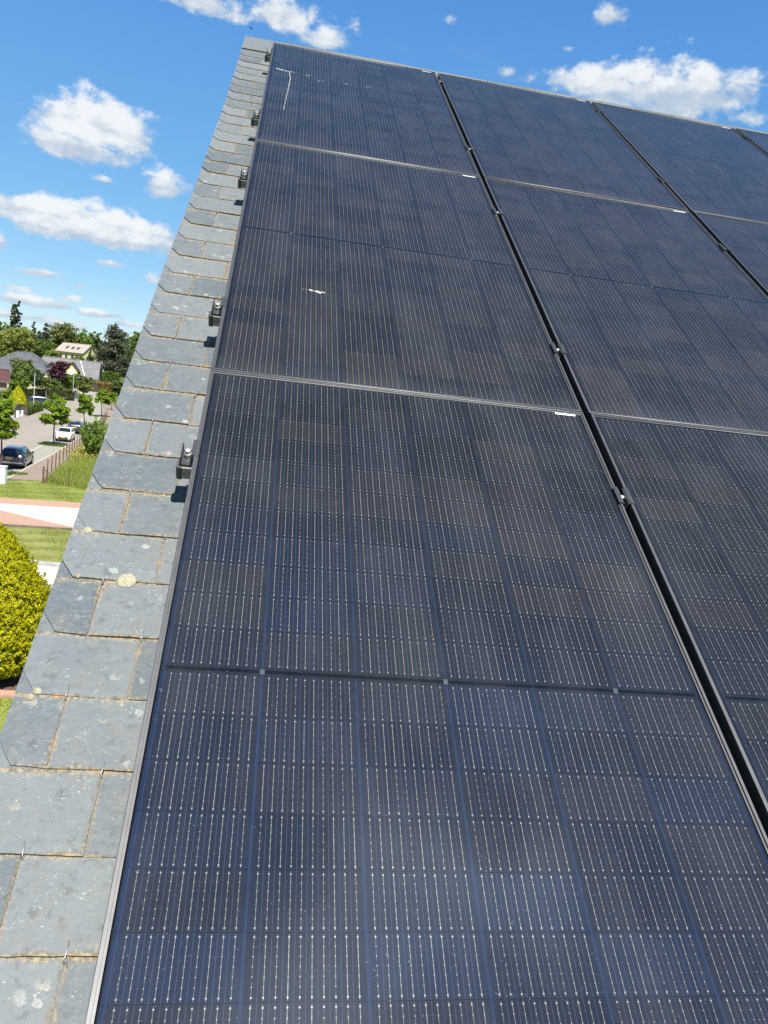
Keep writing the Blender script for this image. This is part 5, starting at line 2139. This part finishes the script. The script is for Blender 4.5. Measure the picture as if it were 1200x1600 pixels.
for u in (-.5, .5):
    mb = MB(); mb.box((dx0 + u, -5.33, eh + 1.0), (.7, .08, 1.3)); f = mb.build('dormer_window', M['wall_white'], dg)
mb = MB()
mb.tube([(2.1, -.35, rh - .1), (3.9, -5.3, eh - .05)], .13, 6)
mb.build('valley_flashing', M['wall_white'], LH)
# brown house at the left edge
c = at(-31, 607, 150)
gz = 0
gable_house('brown_house', 'brown rendered house with red-brown roof at the left edge', Vector((c.x + .3, c.y + 2, 0)), R_(20), 6.6, 6.0, hz(8, 596, 148), hz(0, 579, 150) , 'wall_brown', 'roof_red', windows=(('front', 1.6, 1.5, 1.0, 1.1), ('right', 0, 1.5, 1.0, 1.1)))
# white house glimpsed through the pine
c = at(166, 582, 300)
ch = on_hill(c)
gable_house('white_house', 'white house glimpsed between the trunks of the big pine', ch + Vector((2, 6, 0)), R_(-15), 8, 7, 3.0, hz(166, 571, 300) - ch.z, 'wall_white', 'roof_grey', windows=(('front', -1.8, 1.5, 1.0, 1.2), ('front', 1.8, 1.5, 1.0, 1.2)))
c = at(189, 586, 280)
ch = on_hill(c)
gable_house('white_garage', 'small white garage right of the big pine trunk', ch + Vector((0, 3, 0)), R_(10), 4.2, 5, 2.2, 3.4, 'wall_white', 'roof_grey', windows=(('front', 0, 1.1, 2.2, 1.7),), over=.2)

# ------------------------------------------------------------------ gardens and skyline trees
GT = 'garden trees and bushes'
px_tree('purple_tree', 'dark purple-leaved tree behind the hooked lamp', 'tree', 71, 107, 562, 600, 178, 'leaf_purple', group=GT)
px_tree('green_tree', 'rounded green tree before the big grey roof', 'tree', 14, 54, 566, 606, 168, 'leaf_mid', group=GT)
px_tree('olive_tree', 'olive-topped tree just below the big grey roof', 'tree', 18, 56, 559, 590, 174, 'leaf_olive', group=GT)
px_tree('dark_tree', 'dark green tree between the grey roof and the purple tree', 'tree', 44, 74, 574, 608, 166, 'leaf_dark', group=GT)
px_tree('bush', 'bright green bush left above the yellow cone-shaped conifer', 'bush', 14, 32, 590, 612, 158, 'leaf_bright', group=GT)
px_tree('bush', 'bright green bush right above the yellow cone-shaped conifer', 'bush', 29, 47, 590, 609, 157, 'leaf_bright', group=GT)
px_tree('bush', 'green bush at the left of the yellow cone-shaped conifer', 'bush', -4, 17, 606, 634, 140, 'leaf_bright', group=GT)
px_tree('bush', 'green garden bush below the purple tree', 'bush', 74, 100, 592, 616, 176, 'leaf_mid', group=GT)
px_tree('bush', 'large green garden bush in front of the long grey roof', 'bush', 94, 128, 584, 618, 182, 'leaf_mid', group=GT)
px_tree('bush', 'green garden bush right of the large one, under the long roof', 'bush', 118, 146, 588, 616, 190, 'leaf_olive', group=GT)
px_tree('sapling', 'thin pale-leaved sapling before the hedge, left of the hooked lamp', 'sapling', 67, 79, 582, 606, 160, 'leaf_willow', shape='column', group=GT, bark='bark_grey')
px_tree('bush', 'dark bush between white cabinet and slate roof edge', 'bush', 174, 196, 594, 622, 200, 'leaf_dark', group=GT)
px_tree('bush', 'green bush before the yellow house front', 'bush', 112, 135, 557, 574, 270, 'leaf_mid', group=GT)
px_tree('bush', 'green bush left of the yellow house', 'bush', 70, 96, 546, 570, 275, 'leaf_bright', group=GT)
px_tree('bush', 'dark bush before the yellow gable wall', 'bush', 136, 145, 549, 574, 272, 'leaf_dark', group=GT)

SK = 'skyline trees'
px_tree('pine_tree', 'tall broad grey-green pine right of the yellow house', 'tree', 148, 208, 510, 602, 262, 'leaf_pine', shape='pine', group=SK, dens=1.5)
px_tree('poplar', 'tall narrow poplar standing above the willow', 'tree', 16, 26, 476, 520, 400, 'leaf_dark', shape='column', group=SK)
px_tree('poplar', 'second narrow poplar stem close right of the first', 'tree', 22, 33, 474, 524, 402, 'leaf_conif', shape='column', group=SK)
px_tree('willow', 'yellow-green weeping willow at the left edge', 'tree', -16, 26, 511, 566, 250, 'leaf_willow', group=SK, dens=1.3)
px_tree('willow', 'yellow-green weeping willow right of the one at the edge', 'tree', 14, 53, 508, 560, 255, 'leaf_willow', group=SK, dens=1.3)
px_tree('fir_tree', 'dark fir right of the willows', 'tree', 45, 60, 503, 545, 350, 'leaf_conif', shape='cone', group=SK)
px_tree('fir_tree', 'taller dark fir beside the big round tree', 'tree', 62, 80, 505, 545, 345, 'leaf_conif', shape='cone', group=SK)
px_tree('fir_tree', 'brownish dark fir in front of the other two', 'tree', 50, 70, 517, 552, 320, 'leaf_pine', shape='cone', group=SK)
px_tree('round_tree', 'big round green tree behind the yellow house', 'tree', 79, 124, 503, 556, 345, 'leaf_olive', group=SK, dens=1.3)
px_tree('round_tree', 'bright green tree right behind the yellow house ridge', 'tree', 114, 146, 512, 556, 350, 'leaf_bright', group=SK)
px_tree('round_tree', 'dark tree left behind the willows', 'tree', 2, 46, 508, 550, 380, 'leaf_dark', group=SK)
px_tree('round_tree', 'green tree between the willow and the grey roof', 'tree', 44, 72, 532, 562, 300, 'leaf_mid', group=SK)
px_tree('round_tree', 'green tree between firs and yellow house', 'tree', 66, 96, 530, 562, 320, 'leaf_mid', group=SK)
px_tree('round_tree', 'dark tree close left of the big pine', 'tree', 140, 160, 516, 560, 360, 'leaf_dark', group=SK)
px_tree('round_tree', 'green tree right of the big pine at the roof edge', 'tree', 194, 222, 520, 580, 300, 'leaf_mid', group=SK)
px_tree('round_tree', 'farther dark tree above the roof edge', 'tree', 200, 232, 516, 570, 380, 'leaf_dark', group=SK)

# far wood that closes the skyline, left and right of the view too
N = 26000
xx = nrg.uniform(-520, 620, N)
yy = 455 + nrg.random(N) * 70
ph = np.sin(xx * .11) * 1.6 + np.sin(xx * .043 + 2) * 2.2 + np.sin(xx * .31) * .9
hh = 12.5 + ph + nrg.normal(size=N) * .6
zz = np.array([hill(x, y) for x, y in zip(xx, yy)]) + hh * nrg.random(N) ** .55
far = leaf_mesh('wood', np.stack([xx, yy, zz], 1), nrg.normal(size=(N, 3)) + np.array([0, -.4, .7]), nrg.uniform(1.2, 2.4, N), .5 + .3 * np.sin(xx * .35) + nrg.normal(size=N) * .25, nrg.random(N))
o = link('wood', far, M['leaf_dark'])
tag(o, 'dense far wood along the horizon', None, None, 'stuff')

# two specks of birds in the sky
def bird(px, Y, span, label, yaw):
    c = at(px[0], px[1], Y)
    o = empty('bird', c, (0, .2, yaw))
    tag(o, label, 'bird')
    M.setdefault('bird', simple('dark feathers', (0.02, 0.02, 0.022), .7))
    mb = MB()
    mb.tube([(0, -.5 * span * .5, 0), (0, -.2 * span, .01), (0, .1 * span, 0), (0, .28 * span, 0)], [.01, .07 * span, .075 * span, .02 * span], 8)
    body = mb.build('body', M['bird'], o)
    for sg in (1, -1):
        mb = MB()
        w = [(sg * .03 * span, .1 * span, .02), (sg * .25 * span, .16 * span, .10 * span), (sg * .5 * span, .02 * span, .06 * span), (sg * .28 * span, -.04 * span, .08 * span), (sg * .03 * span, -.12 * span, .01)]
        vs = w + [(x, y, z - .012) for x, y, z in w]
        mb.add(vs, ((0, 1, 2, 3, 4), (9, 8, 7, 6, 5)) + tuple((k, 5 + k, 5 + (k + 1) % 5, (k + 1) % 5) for k in range(5)))
        mb.build('wing', M['bird'], o, fixn=True)


bird((392, 44), 60, .42, 'tiny dark bird just above the top corner of the roof', .6)
bird((160, 268), 160, .5, 'tiny dark bird below the big white cloud at the left', 1.2)
